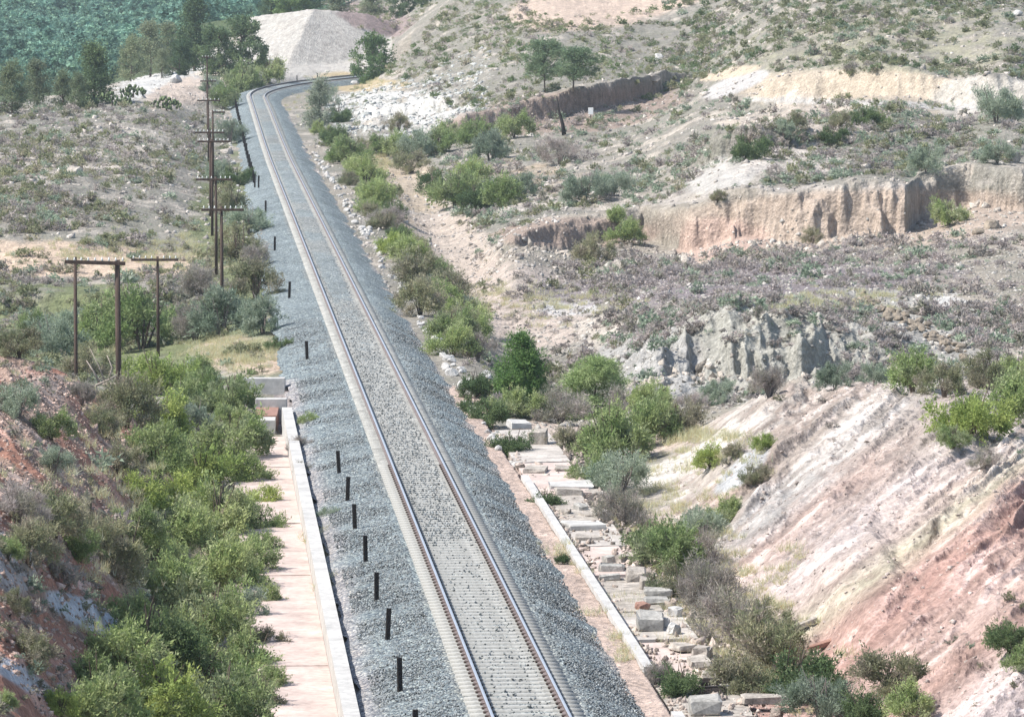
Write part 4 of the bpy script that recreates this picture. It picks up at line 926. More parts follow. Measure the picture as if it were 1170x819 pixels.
for (u, v, w, k, l_) in [
 (160,402,86,'g','broad bright shrub behind the thick double pole'), (118,398,66,'g','light green shrub at the foot of the thin left leg of the double pole'), (38,382,36,'g','small green shrub at the left edge above the rocky crest'), (80,385,46,'s','grey green shrub left of the double pole'),
 (205,385,56,'d','dark shrub between the double pole and the pale arm pole'), (60,412,60,'s','grey green shrub on the crest of the red bank'), (20,412,50,'o','olive shrub on the crest at the left edge'), (100,432,56,'o','olive shrub beside the fallen dead branches'),
 (92,462,36,'p','dry purplish shrub on the right flank of the reddish bank'), (18,480,50,'s','grey green shrub on the face of the red bank'), (58,505,46,'g','small bright shrub in the middle of the red bank'), (118,500,50,'o','olive shrub over the red earth hollow'), (135,545,50,'o','olive shrub at the right of the red earth hollow'),
 (60,615,86,'o','wide olive shrub under the red earth hollow'), (20,600,66,'p','dry purplish shrub at the left edge'), (30,650,66,'o','olive shrub above the dark gully on the left'), (8,642,32,'g','bright little shrub touching the left edge'), (100,612,44,'o','thin dry shrub below the red hollow'),
 (18,705,40,'o','olive tuft on the left rocky bank'), (35,765,60,'o','olive shrub in the lower left dark gully'), (68,822,44,'y','fresh green shrub at the bottom of the left bank'), (5,812,30,'g','green shrub in the bottom left corner'), (60,545,40,'s','grey tuft on the red bank'),
 (268,212,36,'d','round dark green shrub left of the track, level with the far poles'), (262,245,50,'o','olive shrub under the round dark green one'), (270,300,60,'o','olive shrub left of the track behind the tall pole'), (292,345,60,'o','olive shrub by the ballast right of the tall pole'),
 (300,383,56,'s','grey olive shrub at the ballast edge above the golden grass'), (252,385,70,'s','grey shrub at the foot of the tall pole'), (228,345,56,'p','purplish dry shrub left of the tall pole'), (222,390,56,'p','dry shrub at the left of the golden grass'), (318,402,28,'d','small dark shrub at the ballast edge above the channel end'),
 (285,270,46,'s','grey shrub along the left foot of the ballast'), (290,310,40,'p','dry shrub along the left foot of the ballast'), (250,210,34,'s','grey green shrub just left of the round dark one'), (262,165,36,'s','grey green shrub near the far poles'), (255,125,36,'g','green shrub in the row under the distant trees'), (275,108,46,'g','long green shrub beside the distant bend'), (305,96,40,'g','green shrub behind the outer rail of the bend'), (240,110,30,'s','grey shrub at the foot of the last poles'),
 (353,493,25,'g','small green shrub between the channel wall and the ballast'), (343,518,26,'p','dry bush in the gap behind the channel wall'), (348,545,24,'p','lowest dry bush in the gap behind the channel wall'),
 (368,572,14,'p','withered sprig in the gravel, farthest of its row'), (386,615,14,'p','withered sprig in the gravel beside the middle posts'), (375,600,26,'s','faint grey weeds in the gravel by the channel wall'), (408,700,14,'p','withered sprig in the gravel by the third nearest post'),
 # right of the line
 (372,122,30,'s','grey feathery shrub at the right foot of the distant bend'), (383,168,34,'d','dark shrub below the grey feathery tree'), (398,190,40,'g','green shrub on the bank right of the far ballast'), (418,212,40,'g','second green shrub down the right bank'), (432,240,44,'g','green shrub where the bank narrows beside the wash'), (440,262,36,'p','dry shrub beside the right ballast'), (447,292,36,'y','bright green shrub by the pale ballast rocks'),
 (478,332,62,'o','big olive willow like shrub on the right bank, upper one'), (510,352,58,'o','olive willow like shrub beside the wash'), (480,362,56,'o','olive shrub beneath the big willow like one'), (515,388,46,'g','green shrub on the lower right bank'), (518,408,46,'g','green shrub low on the right bank by the ballast'), (545,412,44,'p','dry shrub left of the dark stump post'), (465,302,40,'g','green shrub behind the bright one by the ballast rocks'),
 (545,456,46,'d','dark shrub standing among the pale rocks by the ballast'), (560,492,46,'d','dark shrub at the head of the ruined channel'), (580,480,46,'g','green shrub under the bright conical tree'), (540,470,30,'d','small dark shrub on the ballast edge'), (612,480,40,'g','small bright shrub right of the conical tree'), (640,485,60,'p','dry thicket bush above the big squared block'),
 (745,474,46,'g','small dark green bush right of the light green tree'), (715,470,40,'p','dry bush between the two right hand trees'), (585,527,48,'d','low dark shrub creeping over the kerb, upper one'), (623,590,42,'d','low dark shrub creeping over the kerb, middle one'), (643,645,20,'d','tiny dark shrub beside the kerb wall'),
 (660,520,50,'o','olive shrub beside the upper slabs of the ruined channel'), (700,530,84,'g','green shrub left of the smooth pale rock'), (738,512,70,'g','green shrub along the top of the smooth pale rock'), (775,500,56,'o','end shrub of the green row above the smooth pale rock'), (680,560,56,'g','green shrub overhanging the pinkish block'), (708,570,66,'s','grey shrub below the smooth pale rock'),
 (715,605,66,'p','dry grey shrub at the middle of the ruined channel'), (752,640,66,'d','dark green shrub at the foot of the white slope'), (765,660,76,'g','green shrub beside the grey oblong blocks'), (800,655,66,'p','dry bush at the foot of the white pink slope'), (798,625,56,'s','grey shrub under the pale gully'), (828,602,46,'g','bright small bush in the gully of the pale slope'),
 (812,540,38,'y','yellow green tuft running down beside the smooth rock'), (838,528,28,'o','olive tuft right of the yellow green one'), (872,518,26,'y','small round bright tuft on the blue grey slope'), (862,558,34,'o','small olive tuft on the pale slope'), (775,690,66,'o','olive shrub behind the leaning stones'), (815,705,86,'p','large dry grey bush in the middle right thicket'), (842,740,96,'p','large dry bush at the foot of the red strata'), (875,730,60,'o','olive shrub beside the wooden planks'),
 (880,770,96,'o','big olive shrub below the planks'), (910,805,96,'d','dark olive shrub at the foot of the red slope'), (850,800,70,'o','olive shrub behind the squared grey green block'), (775,802,60,'d','dark round shrub in the lower channel by the kerb end'), (755,790,44,'p','dry twigs beside the dark round shrub'), (940,830,76,'s','grey green shrub at the bottom edge under the slope'), (1015,805,76,'o','olive shrub at the bottom right below the pale rocks'), (1038,832,56,'g','bright green shrub on the bottom edge'), (985,835,60,'d','dark shrub on the bottom edge'),
 (1112,500,82,'y','big bright green shrub on the right crest, left part'), (1150,490,76,'g','big bright green shrub on the right crest, right part'), (1090,520,36,'g','hanging green shrub under the big bright one'), (1125,540,36,'p','dry shrub under the big bright crest shrub'), (1155,750,56,'d','green shrub at the right edge on the red slope'), (1165,775,40,'g','low green shrub at the right edge'),
 (1045,448,60,'g','green shrub on the crest left of the dark rubble'), (1080,455,50,'o','olive shrub on the crest beside the dark rubble'), (1130,445,60,'o','olive shrub behind the big crest shrub'), (1000,440,34,'s','grey shrub at the crest under the grey outcrop'), (1165,440,50,'g','green shrub on the right edge behind the crest'),
 (880,455,50,'p','grey bush under the fluted outcrop'), (955,445,40,'s','pale sage bush at the right foot of the fluted outcrop'), (822,462,36,'s','small grey bush below the left outcrop'), (790,470,30,'p','dry tuft at the foot of the pink shelf'),
 # middle distance
 (520,238,56,'g','big green shrub beside the wash, left one of the cluster'), (497,222,44,'d','dark shrub left in the wash cluster'), (545,242,46,'d','tall dark shrub in the middle of the wash cluster'), (540,215,40,'g','upper green shrub of the wash cluster'), (575,236,46,'g','green shrub at the right of the wash cluster'), (600,226,36,'s','grey green shrub trailing right from the wash cluster'),
 (455,182,36,'g','green shrub where the wash leaves the white rocks'), (435,178,30,'g','green shrub by the golden bend of the wash'), (478,180,40,'s','sage shrub under the white rocks'), (500,178,36,'g','light green shrub under the white rocks'), (470,200,36,'o','olive shrub left of the golden wash'),
 (515,165,30,'g','green shrub at the left end of the brown wall'), (545,168,40,'g','light green shrub against the left of the brown wall'), (588,158,38,'g','green shrub standing before the middle of the brown wall'), (560,185,46,'s','sage patch under the brown wall'), (640,190,46,'p','purplish bush on the middle slope'), (668,235,46,'s','sage bush above the sandy cliff'), (715,280,34,'g','green bush at the left end of the sandy cliff'), (680,300,46,'o','olive bush under the low cliff'), (705,272,24,'g','small green bush on the lip of the low cliff'), (700,225,40,'s','sage tuft on the middle terrace'),
 (385,140,30,'d','dark shrub under the feathery tree'), (410,180,30,'o','olive shrub left of the golden wash bend'), (455,150,26,'o','small olive shrub among the white rocks'),
 (988,145,32,'d','round dark bush on the pale slope under the road'), (1140,142,50,'s','sage bush near the right edge under the road'), (1155,135,30,'g','small green bush under the road at the right'), (950,170,30,'d','dark bush above the white mounds'), (912,150,24,'o','olive bush on the pale slope'), (855,182,44,'d','flat dark bush behind the white mounds'), (960,150,28,'o','olive bush left of the round dark one'), (895,165,26,'s','sage bush over the white mounds'),
 (1010,148,26,'g','green bush right of the round dark one'), (1085,260,40,'g','green bush at the foot of the shaded cliff'), (930,280,24,'o','little bush at the foot of the sandy cliff'), (1060,205,40,'s','sage bush on the terrace lip'), (1140,190,34,'s','sage bush beside the square brown boulder'), (820,240,20,'o','small tuft on the lip of the sandy cliff'),
 ]:
    shrub(u, v, w, k, l_)

for i in range(34):
    Y = 225 * (485 / 225.) ** ((i + rnd.random() * .6) / 34.); s = rnd.uniform(4.9, 7.2); x, y = [float(a) for a in off(Y, s)]; k = rnd.choice('ggogods'); w = rnd.uniform(1.5, 2.6)
    plant(KINDS[k][6], PROTO[k], (x, y, float(H(x, y)) - .08), (w, w, w * 1.05), 'shrub in the ragged verge just beyond the pale rocks at the right of the ballast', 'shrub', 'shrubs of the verge right of the ballast')
# golden grass
gr = foliage(777, 2200, lambda r, n: np.c_[r.normal(0, .22, (n, 2)), np.zeros(n)], [(.42, .35, .2), (.48, .40, .26), (.36, .3, .18)], .18, .006, nl=20, up=2.5, spread=.12)
GM = mesh('grass', gr[0], gr[1], [M['leaf']], gr[2])
def grass(name, spots, k=1.):
    Vs = []; Cs = []
    for (u, v, du, dv, n) in spots:
        for _ in range(n):
            x, y, z = hit(u + rnd.gauss(0, du), v + rnd.gauss(0, dv)); s = rnd.uniform(.5, 1.2) * k; a = rnd.uniform(0, 6.28); c_, s_ = math.cos(a), math.sin(a)
            pick = rng.integers(0, len(gr[0]) // 3, 160); V = gr[0].reshape(-1, 3, 3)[pick].reshape(-1, 3) * s
            Vs.append(np.c_[V[:, 0] * c_ - V[:, 1] * s_ + x, V[:, 0] * s_ + V[:, 1] * c_ + y, V[:, 2] * 1.4 + z - .03]); Cs.append(gr[2].reshape(-1, 3, 3)[pick].reshape(-1, 3))
    V = np.concatenate(Vs); tag(obj(name, mesh(name, V, np.arange(len(V)).reshape(-1, 3), [M['leaf']], np.concatenate(Cs))), kind='stuff')
grass('dry_grass', [(400, 93, 22, 3, 80), (435, 186, 20, 6, 90), (200, 290, 30, 12, 120), (100, 290, 60, 6, 60), (790, 500, 30, 6, 60), (620, 345, 60, 12, 120), (345, 120, 12, 12, 40), (120, 560, 60, 70, 120), (275, 405, 28, 9, 200), (750, 620, 50, 60, 220), (830, 720, 50, 50, 220), (960, 345, 40, 6, 80), (375, 640, 8, 70, 50)])

# ------------------------------------------------------------------ trees
def tree_proto(seed, pal, z0, w, cone, nlv=5200, ln=.028, wd=.008, lean=0., trunk=.022, nl=34, bare=0.):
    r = np.random.default_rng(seed)
    V, Fc, Cc = foliage(seed, nlv, crown(z0, .93, w, cone), pal, ln * 1.1, wd * 1.3, nl=nl, up=.25, spread=.15, lobe_r=(.6, 1.3), tw=10)
    V[:, 0] += lean * V[:, 2] ** 2
    fm = mesh('crown', V, Fc, [M['leaf']], Cc)
    b = MB(); zz_ = np.linspace(-.05, .88, 8); P = np.c_[lean * np.maximum(zz_, 0) ** 2 + r.normal(0, .006, 8), r.normal(0, .006, 8), zz_]; b.tube(P, np.linspace(trunk, trunk * .25, 8), 7)
    for _ in range(14):
        z = r.uniform(max(z0 - .1, .1), .8); a = r.uniform(0, 6.28); L = w * r.uniform(.6, 1.1) * (1 - .5 * z); b.tube([(lean * z * z, 0, z), (lean * z * z + L * .5 * math.cos(a), L * .5 * math.sin(a), z + .05), (lean * z * z + L * math.cos(a), L * math.sin(a), z + .12)], [trunk * .4, trunk * .28, trunk * .1], 5)
    o = b.build('trunk', M['bark']); me = o.data; bpy.data.objects.remove(o); return fm, me
TP = {
 'pine': [tree_proto(1, GP, .06, .32, .55, 8000, nl=60), tree_proto(2, GP, .05, .35, .45, 8000, nl=60), tree_proto(5, GP, .08, .28, .6, 8000, nl=60)],
 'pale': [tree_proto(3, [(.12, .145, .08), (.15, .165, .10), (.10, .125, .07)], .06, .34, .45, 6000, nl=50), tree_proto(4, [(.12, .14, .08), (.14, .155, .10)], .06, .30, .5, 6000, nl=50)],
 'round': [tree_proto(6, GP, .04, .44, .05, 10000, .03, .010, nl=44), tree_proto(7, [(.07, .11, .045), (.09, .13, .05)], .04, .45, .1, 10000, .03, .010, nl=44)],
 'cone': [tree_proto(8, [(.085, .14, .045), (.11, .165, .055), (.07, .12, .04)], .02, .46, .62, 22000, .032, .0055, nl=110)],
 'light': [tree_proto(9, [(.14, .19, .08), (.17, .21, .10), (.12, .16, .07)], .02, .56, .3, 18000, .045, .0045, nl=90)],
 'sap': [tree_proto(10, [(.15, .17, .13), (.18, .20, .155), (.13, .15, .11)], .02, .30, .7, 5200, .045, .005, nl=40)],
 'bare': [tree_proto(12, [(.10, .14, .08), (.13, .165, .095)], .34, .46, .1, 9000, .032, .007, nl=60, trunk=.018, lean=.05)],
}
def tree(u, vb, hpx, k, lab, grp=None, Y=None, ws=1., name='tree', root=None):
    if Y: x, y, z = at_y(u, vb, Y); z = float(H(x, y)) if root is None else root
    else: x, y, z = hit(u, vb)
    h = hpx * y / F
    if Y: h = hpx * y / F + (at_y(u, vb, Y)[2] - z) 
    t = plant(name, TP[k], (x, y, z - .1), (h * ws, h * ws, h), lab, 'tree', grp, ('crown', 'trunk')); return t
tree(108, 122, 72, 'pine', 'tall dark pine with a brown centre, behind the prickly pears', ws=1.15)
for (u, v, h, k, l_) in [(42, 126, 58, 'pale', 'slender pale pine second from the left edge'), (14, 130, 62, 'pale', 'pale pine at the left edge of the view'), (72, 124, 46, 'pale', 'low pale pine left of the dark pine'), (-25, 130, 62, 'pale', 'pale pine just outside the left edge'), (90, 126, 44, 'pale', 'pale pine touching the left of the dark pine')]:
    tree(u, v, h, k, l_, name='pine_tree')
for (u, v, h, k, l_, Y) in [(150, 88, 48, 'pale', 'pale pine right of the dark pine', 640), (172, 80, 56, 'pale', 'pale pine behind the pale rocks, left one', 660), (192, 74, 48, 'pale', 'pale pine behind the pale rocks, right one', 680), (222, 75, 80, 'pine', 'tall thin dark pine near the middle of the distant group', 670), (205, 86, 40, 'round', 'rounded green tree left of the pole tops', 620), (185, 90, 34, 'pale', 'small pale tree above the white rocks', 610)]:
    tree(u, v, h, k, l_, Y=Y, name='pine_tree')
for (u, v, h, k, l_, Y, w) in [(250, 80, 50, 'round', 'dark rounded tree beside the pole tops, left of a pair', 620, 1.05), (276, 79, 60, 'round', 'largest dark rounded tree, right of a pair, by the spoil mound', 622, 1.0), (425, 84, 47, 'round', 'round green tree at the right foot of the grey spoil slope', 652, .95)]:
    tree(u, v, h, k, l_, Y=Y, ws=w)
for (u, v, h, k, l_, Y, w) in [(332, 16, 44, 'round', 'dark tree on top of the spoil mound', 735, 1.1), (310, 16, 34, 'pine', 'small pine on the left shoulder of the spoil mound', 740, 1.2), (350, 10, 34, 'pine', 'pine behind the crest of the spoil mound', 745, 1.2), (385, 12, 20, 'pale', 'low pale tree on the crest right of the mound pines', 760, 1.4), (425, 10, 20, 'pale', 'low pale tree beyond the spoil mound', 790, 1.4), (460, 16, 30, 'round', 'green tree in the saddle beyond the mound', 780, 1.), (485, 24, 36, 'round', 'green tree at the right of the saddle', 740, 1.), (480, 6, 30, 'round', 'green tree at the top of the saddle', 800, 1.), (508, 6, 30, 'round', 'green tree at the edge of the scrub hillside', 760, 1.), (445, -5, 30, 'pine', 'pine at the top edge above the saddle', 860, 1.)]:
    tree(u, v, h, k, l_, Y=Y, ws=w)
tree(596, 460, 82, 'cone', 'bright green conical pine beside the ruined channel head', ws=1.1); tree(680, 476, 72, 'light', 'light green feathery tree at the foot of the grey rocks', ws=1.25)
tree(365, 150, 62, 'sap', 'grey green feathery sapling in front of the distant bend', ws=1.1)
tree(622, 106, 62, 'bare', 'twin tree above the brown wall, left one with a bare stem'); tree(655, 108, 50, 'bare', 'twin tree above the brown wall, right broader one', ws=1.3)
# leaning charred trunk, fallen branches
x, y, z = hit(645, 155); s_ = y / F; b = MB(); b.tube([(0, 0, -.2), (-2 * s_, 0, 12 * s_), (-7 * s_, 0, 30 * s_), (-9 * s_, 0, 44 * s_)], [3 * s_, 2.2 * s_, 1.4 * s_, .8 * s_], 7)
o = b.build('dead_trunk', M['char'], None, True, (x, y, z)); tag(o, 'thin charred leaning trunk in front of the brown earth wall', 'dead trunk')
x, y, _ = at_y(120, 436, 176); z = float(H(x, y)) + .35; s_ = 176 / F
b = MB()
for P_, r_ in [([(-22, 0, -14), (-10, 0, 2), (6, 0, 9), (14, 0, 14)], 2.2), ([(-2, 0, 3), (14, -8, 4), (28, -14, 6)], 2.0), ([(-6, 2, 4), (-14, 6, 18), (-22, 8, 30)], 1.4), ([(4, 0, 8), (8, 4, 22), (2, 6, 36)], 1.2), ([(-12, 0, 0), (-20, -10, 4), (-34, -16, 2)], 1.2), ([(0, 0, 6), (-8, 8, 24), (-18, 8, 44)], .9)]:
    P_ = np.array(P_, float) * s_; b.tube(P_, np.linspace(r_, r_ * .4, len(P_)) * s_, 6)
o = b.build('fallen_branch', M['deadwood'], None, True, (x, y, z)); tag(o, 'bleached fallen branches tangled at the foot of the thick double pole', 'branch')
for (u, v, L, a, lab) in [(918, 722, 34, .35, 'grey plank lying slanted at the foot of the red strata'), (938, 742, 32, .25, 'short reddish plank half buried below the grey one')]:
    x, y, z = hit(u, v); b = MB(); b.box((0, 0, 0), (L * y / F, .22, .14), bev=.02, jit=.006); o = b.build('plank', M['stone' if L > 33 else 'brick']); o.location = (x, y - .1, z + .12); o.rotation_euler = (0, -a, .3); tag(o, lab, 'plank')

# prickly pears
def cactus(u, v, wpx, seed, lab):
    r = np.random.default_rng(seed); x, y, z = hit(u, v); s = wpx * y / F; t = empty('prickly_pear', (x, y, z)); tag(t, lab, 'cactus', 'prickly pears below the distant trees')
    Vs = []; Fs = []; n0 = 0; cc = []
    a_ = np.linspace(0, 2 * np.pi, 9)[:-1]
    for i in range(int(70 * max(1, s / 4))):
        L = r.uniform(.35, .6); c = np.array([r.uniform(-.5, .5) * s, r.uniform(-.8, .8), 0]); c[2] = r.uniform(.2, 1.35) * (1 - (2 * c[0] / s) ** 2 * .5); yaw = r.uniform(0, 3.14); tl = r.normal(0, .5)
        ring = np.c_[np.cos(a_) * L * .33, np.zeros(8), np.sin(a_) * L * .5]; V = np.concatenate([ring, [(0, .045, 0), (0, -.045, 0)]])
        V = np.c_[V[:, 0] * math.cos(tl) + V[:, 2] * math.sin(tl), V[:, 1], -V[:, 0] * math.sin(tl) + V[:, 2] * math.cos(tl)]
        V = np.c_[V[:, 0] * math.cos(yaw) - V[:, 1] * math.sin(yaw), V[:, 0] * math.sin(yaw) + V[:, 1] * math.cos(yaw), V[:, 2]] + c
        for k in range(8): Fs += [(n0 + k, n0 + (k + 1) % 8, n0 + 8), (n0 + (k + 1) % 8, n0 + k, n0 + 9)]
        Vs.append(V); n0 += 10; cc.append(np.ones((10, 3)) * np.array([.17, .215, .11]) * r.uniform(.6, 1.45))
    obj('pads', mesh('pads', np.concatenate(Vs), np.array(Fs), [M['leaf']], np.concatenate(cc)), t)
    b = MB(); b.tube([(0, 0, -.2), (.05, 0, .3), (0, 0, .7)], [.12, .1, .06], 6); b.build('stem', M['bark'], t)
cactus(128, 122, 46, 1, 'widest prickly pear clump, on the pale ridge behind the dark pine foot'); cactus(105, 124, 26, 2, 'small prickly pear clump at the left end of the row'); cactus(152, 112, 28, 3, 'prickly pear clump highest on the pale rocks'); cactus(190, 127, 34, 4, 'prickly pear clump nearest the poles, under the pale bank')

# ------------------------------------------------------------------ low scrub over the slopes
def tuft(seed, pal, n, ln, wd, h=.5):
    return foliage(seed, n, dome(h, .30), pal, ln, wd, nl=6, up=.5, spread=.26, tw=6)
TU = []
for i, (pal, n) in enumerate([(G4, 110), (G3, 110), (G5, 110), ([(.13, .14, .08), (.15, .155, .09)], 110), ([(.24, .215, .2), (.20, .175, .165)], 110), (G2, 110)]):
    for j in range(3): TU.append((i, tuft(50 + i * 5 + j, pal, 210, .095, .030)))
gcol = np.clip(np.searchsorted(ucols, np.linspace(-150, 1330, 400)), 0, nc - 1)
U_, V_ = U, Vv
ZS = [  # name, polygon test, density per 100 px2, tuft mix, label
 ('left', lambda u, v, Y: (u < 262) & (v > 122) & (v < 385) & (Y > 225), 2.8, [0, 0, 2, 3, 4, 1, 1], 'low grey scrub tussock on the open slope left of the telegraph poles'),
 ('strip', lambda u, v, Y: (u < 320) & (v > 200) & (v < 440) & (Y > 172) & (Y < 420), .9, [2, 3, 1], 'low green scrub tussock on the ground around the telegraph poles'),
 ('hillL', lambda u, v, Y: (u > 400) & (u < 830) & (v < 125) & (Y > 495), 3.2, [0, 5, 1, 3, 5, 3], 'dark low scrub tussock on the stony hillside above the brown earth wall'),
 ('hillR', lambda u, v, Y: (u >= 760) & (v < 105) & (Y > 404), 4.2, [0, 2, 3, 5, 1, 3], 'grey green scrub tussock on the hillside above the road'),
 ('mid', lambda u, v, Y: (u > 480) & (v >= 110) & (Y > 318) & (Y < 485), 2.2, [0, 1, 2, 3, 2, 4], 'scrub tussock on the terrace between the brown wall and the sandy cliff'),
 ('rbank', lambda u, v, Y: (u > 330) & (v < 470) & (v > 120) & (Y > 185) & (Y < 500) & (u < 560) & (RB > 4.6) & (RB < 10), .9, [1, 2, 0, 3], 'low scrub tussock on the narrow bank right of the ballast'),
 ('bench', lambda u, v, Y: (u > 690) & (v > 270) & (v < 400) & (Y < 296) & (Y > 206), 1.5, [0, 4, 4, 0, 2], 'purple grey scrub tussock on the bench below the sandy cliff'),
 ('wash', lambda u, v, Y: (u > 470) & (u <= 720) & (v > 280) & (v < 470) & (Y < 330), .5, [0, 4, 1], 'sparse scrub tussock in the stony dry wash'),
 ('outc', lambda u, v, Y: (u > 700) & (v > 345) & (v < 470) & (Y < 240) & (Y > 180), .9, [0, 4, 2], 'small scrub tussock clinging to the grey outcrop'),
 ('bank', lambda u, v, Y: (u < 190) & (v > 415) & (Y < 172), .11, [0, 1, 2], 'small scrub tussock on the red stony bank at the left'),
 ('pink', lambda u, v, Y: (u > 800) & (v > 455) & (Y < 170), .012, [1, 2, 0], 'small scrub tussock on the pink and white slope'),
]
wsum = []
area = np.ones(U.shape)
cand = rng.integers(0, nc - 1, 260000), rng.integers(0, nr - 1, 260000)
cu_, cv_, cY = U[cand], Vv[cand], GYY[cand]
Zc = GZ[cand]; dv_ = np.abs(Vv[cand[0], cand[1] + 1] - Vv[cand]); du_ = np.abs(U[cand[0] + 1, cand[1]] - U[cand])
slp = np.abs(GZ[cand[0], cand[1] + 1] - Zc) / np.maximum(GYY[cand[0], cand[1] + 1] - cY, .02)
pxa = dv_ * du_                       # picture area of that cell
visible = Vv[cand] <= np.minimum.accumulate(Vv, axis=1)[cand] + 1.5
soC = (GXX[cand] - xc(cY)) / np.sqrt(1 + slope(cY) ** 2)
ok = visible & (slp < 1.4) & (np.abs(soC) > 4.4) & (cv_ > -60) & (cv_ < 830)
cluster = fbm(GXX[cand] / 6., cY / 10., 3, 501); cluster2 = fbm(GXX[cand] / 22., cY / 40., 2, 507)
bare = np.maximum.reduce([ell(cu_, cv_, 700, 0, 105, 22, -8) * (cY > 500), ell(cu_, cv_, 845, 95, 50, 15, -10), ell(cu_, cv_, 1000, 100, 190, 17, 2), ell(cu_, cv_, 500, 270, 30, 90, -22), ell(cu_, cv_, 430, 188, 50, 9, 20), ell(cu_, cv_, 405, 92, 50, 9), ell(cu_, cv_, 840, 200, 50, 14, -15), ell(cu_, cv_, 200, 100, 60, 10, -15), ell(cu_, cv_, 80, 298, 170, 12, 2) * .7, ell(cu_, cv_, 460, 125, 60, 25) * .8, ell(cu_, cv_, 1042, 374, 80, 13, 27) * 1.2, ell(cu_, cv_, 865, 402, 120, 38) * .8, ell(cu_, cv_, 740, 430, 60, 36) * .8])
tot_area = pxa.sum(); full_px = 1.0
cell_total = (U[1:, :-1] - U[:-1, :-1]); 
scale_n = ((nc - 1) * (nr - 1)) / len(cand[0])
RB = soC; items = []
for (nm, fn, dens, mix, lab) in ZS:
    m = fn(cu_, cv_, cY) & ok
    p = dens / 100. * pxa * scale_n * np.clip(1 + 2.4 * cluster + 1.3 * cluster2, .05, 3.2) * (1 - np.clip(bare, 0, 1)) * 2.1
    sel = np.nonzero(m & (rng.random(len(cu_)) < p))[0]
    for i in sel: items.append((GXX[cand[0][i], cand[1][i]], cY[i], Zc[i], nm, mix, lab, cu_[i], cv_[i]))
sized = []
for (x, y, z, nm, mix, lab, u, v) in items:
    w = (rnd.lognormvariate(-.12, .5)) * (.60 + .0010 * max(0, y - 150)) * (1.0 if nm not in ('pink', 'bank') else .7)
    w = min(w, 2.2); sized.append((w * F / y, w, x, y, z, nm, mix, lab, u, v))
inview = [s for s in sized if 4 < s[8] < 1166 and 4 < s[9] < 815]
inview.sort(key=lambda s: -s[0]); top = set(id(s) for s in inview[:290])
TM = {}
def tuft_mesh(k):
    if k not in TM:
        V, Fc, Cc = TU[k][1]; TM[k] = mesh('scrub_bush', V, Fc, [M['leaf']], Cc)
    return TM[k]
acc = {}
for s in sized:
    px, w, x, y, z, nm, mix, lab, u, v = s
    k = rnd.choice(mix) * 3 + rnd.randrange(3); a = rnd.uniform(0, 6.28); hs = rnd.uniform(.7, 1.15)
    if id(s) in top:
        o = obj('scrub_bush', tuft_mesh(k)); o.location = (x, y, z - .05 * w); o.rotation_euler = (0, 0, a); o.scale = (w, w, w * hs); tag(o, lab, 'scrub bush', lab.replace('tussock', 'tussocks'))
    else:
        V, Fc, Cc = TU[k][1]; V = V.reshape(-1, 3, 3); Cc = Cc.reshape(-1, 3, 3)
        q_ = 1 if px > 16 else 2 if px > 9 else 3; V = V[::q_]; Cc = Cc[::q_]
        V = V.reshape(-1, 3); Cc = Cc.reshape(-1, 3); c_, s_ = math.cos(a), math.sin(a)
        acc.setdefault(nm, []).append((np.c_[(V[:, 0] * c_ - V[:, 1] * s_) * w + x, (V[:, 0] * s_ + V[:, 1] * c_) * w + y, V[:, 2] * w * hs + z - .05 * w].astype(np.float32), Cc * rnd.uniform(.8, 1.2)))
for nm, L in acc.items():
    V = np.concatenate([a for a, _ in L]); o = obj('hillside_scrub', mesh('hillside_scrub', V, np.arange(len(V)).reshape(-1, 3), [M['leaf']], np.concatenate([c for _, c in L]))); tag(o, kind='stuff')
print('scrub', len(sized), {k: len(v) for k, v in acc.items()})

# ------------------------------------------------------------------ the far pine wood across the valley
tw = [foliage(60 + j, 300, crown(.05, .95, .26, .4), [(.08, .14, .11), (.10, .17, .125), (.06, .115, .095), (.12, .185, .13)], .055, .034, nl=9, up=.3, spread=.14, tw=6) for j in range(5)]
Ls = []
for _ in range(4600):
    Y = math.exp(rnd.uniform(math.log(780), math.log(1750))); r_ = (rnd.uniform(-330, 560) - U0) / F; x = r_ * Y
    if r_ * F + U0 > 300 and Y < 880: continue
    z = float(H(x, Y)); u, v = proj(x, Y, z)
    if v < -90: continue
    h = rnd.uniform(4.5, 9.); V, Fc, Cc = tw[rnd.randrange(5)]
    a = rnd.uniform(0, 6.28); c_, s_ = math.cos(a), math.sin(a); ww = h * 1.25
    Ls.append((np.c_[(V[:, 0] * c_ - V[:, 1] * s_) * ww + x, (V[:, 0] * s_ + V[:, 1] * c_) * ww + Y, V[:, 2] * h + z].astype(np.float32), Cc * rnd.uniform(.7, 1.3)))
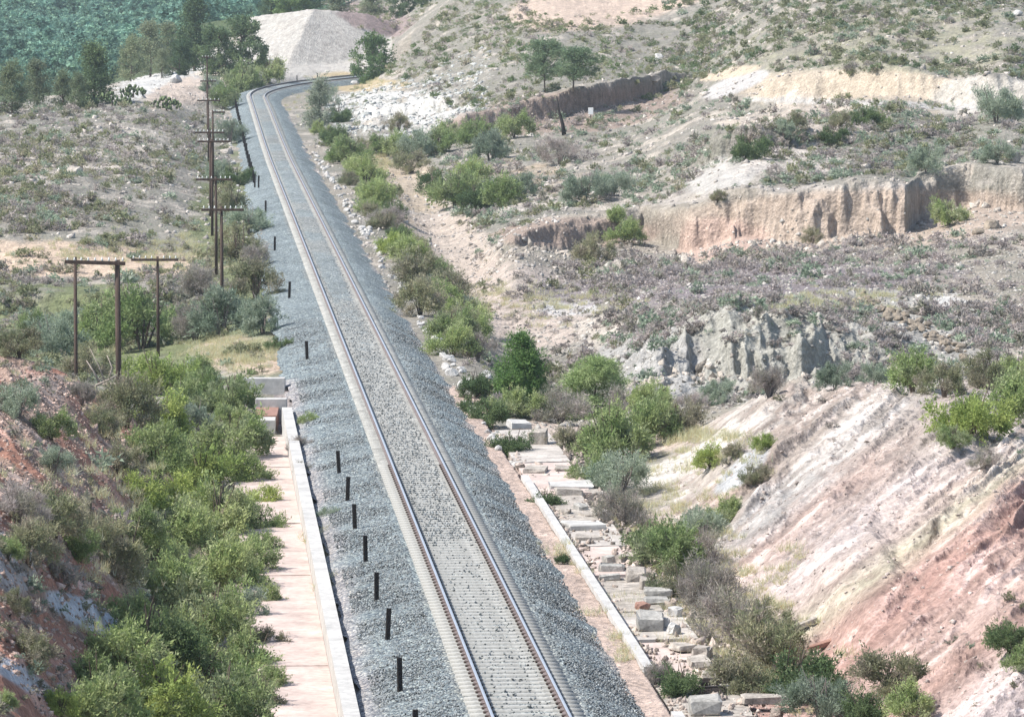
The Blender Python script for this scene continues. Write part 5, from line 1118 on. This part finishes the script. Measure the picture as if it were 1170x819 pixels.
V = np.concatenate([a for a, _ in Ls]); o = obj('pine_wood', mesh('pine_wood', V, np.arange(len(V)).reshape(-1, 3), [M['leaf']], np.concatenate([c for _, c in Ls]))); tag(o, kind='stuff')
print('wood', len(Ls))

# ------------------------------------------------------------------ light and air
world = bpy.data.worlds.new('World'); scene.world = world; world.use_nodes = True; nt = world.node_tree
bg = nt.nodes['Background']; sky = nt.nodes.new('ShaderNodeTexSky'); sky.sky_type = 'NISHITA'; sky.sun_disc = False
EL, AZ = R(51), R(-103)             # sun to the left of the view, a touch behind the camera
sky.sun_elevation = EL; sky.sun_rotation = AZ; sky.air_density = 1.2; sky.dust_density = 2.0; sky.altitude = 400
nt.links.new(sky.outputs[0], bg.inputs[0]); bg.inputs[1].default_value = .13
sd = bpy.data.lights.new('sun', 'SUN'); sd.energy = 4.2; sd.angle = R(.6); sd.color = (1, .96, .9)
so_ = bpy.data.objects.new('sun', sd); COL.objects.link(so_)
dirv = mathutils.Vector((math.sin(AZ) * math.cos(EL), math.cos(AZ) * math.cos(EL), math.sin(EL)))
so_.rotation_euler = dirv.to_track_quat('Z', 'Y').to_euler(); so_.location = (-60, 0, 90)
HAZE = .00012
if HAZE:
    b = MB(); b.box((0, 1150, 62), (3600, 2700, 194)); hz = b.build('haze', []) ; tag(hz, kind='stuff')
    hm = bpy.data.materials.new('haze_air'); hm.use_nodes = True; n = hm.node_tree; n.nodes.remove(n.nodes['Principled BSDF'])
    pv = n.nodes.new('ShaderNodeVolumePrincipled'); pv.inputs['Color'].default_value = (.80, .92, 1., 1); pv.inputs['Density'].default_value = HAZE; pv.inputs['Anisotropy'].default_value = .2
    n.links.new(pv.outputs[0], n.nodes['Material Output'].inputs['Volume']); hz.data.materials.append(hm)
scene.view_settings.view_transform = 'Standard'; scene.view_settings.look = 'None'; scene.view_settings.gamma = 1; scene.view_settings.use_curve_mapping = False
scene.view_settings.exposure = EXPO
scene.cycles.volume_bounces = 0; scene.cycles.max_bounces = 5; scene.cycles.diffuse_bounces = 3; scene.cycles.transmission_bounces = 3; scene.cycles.transparent_max_bounces = 8
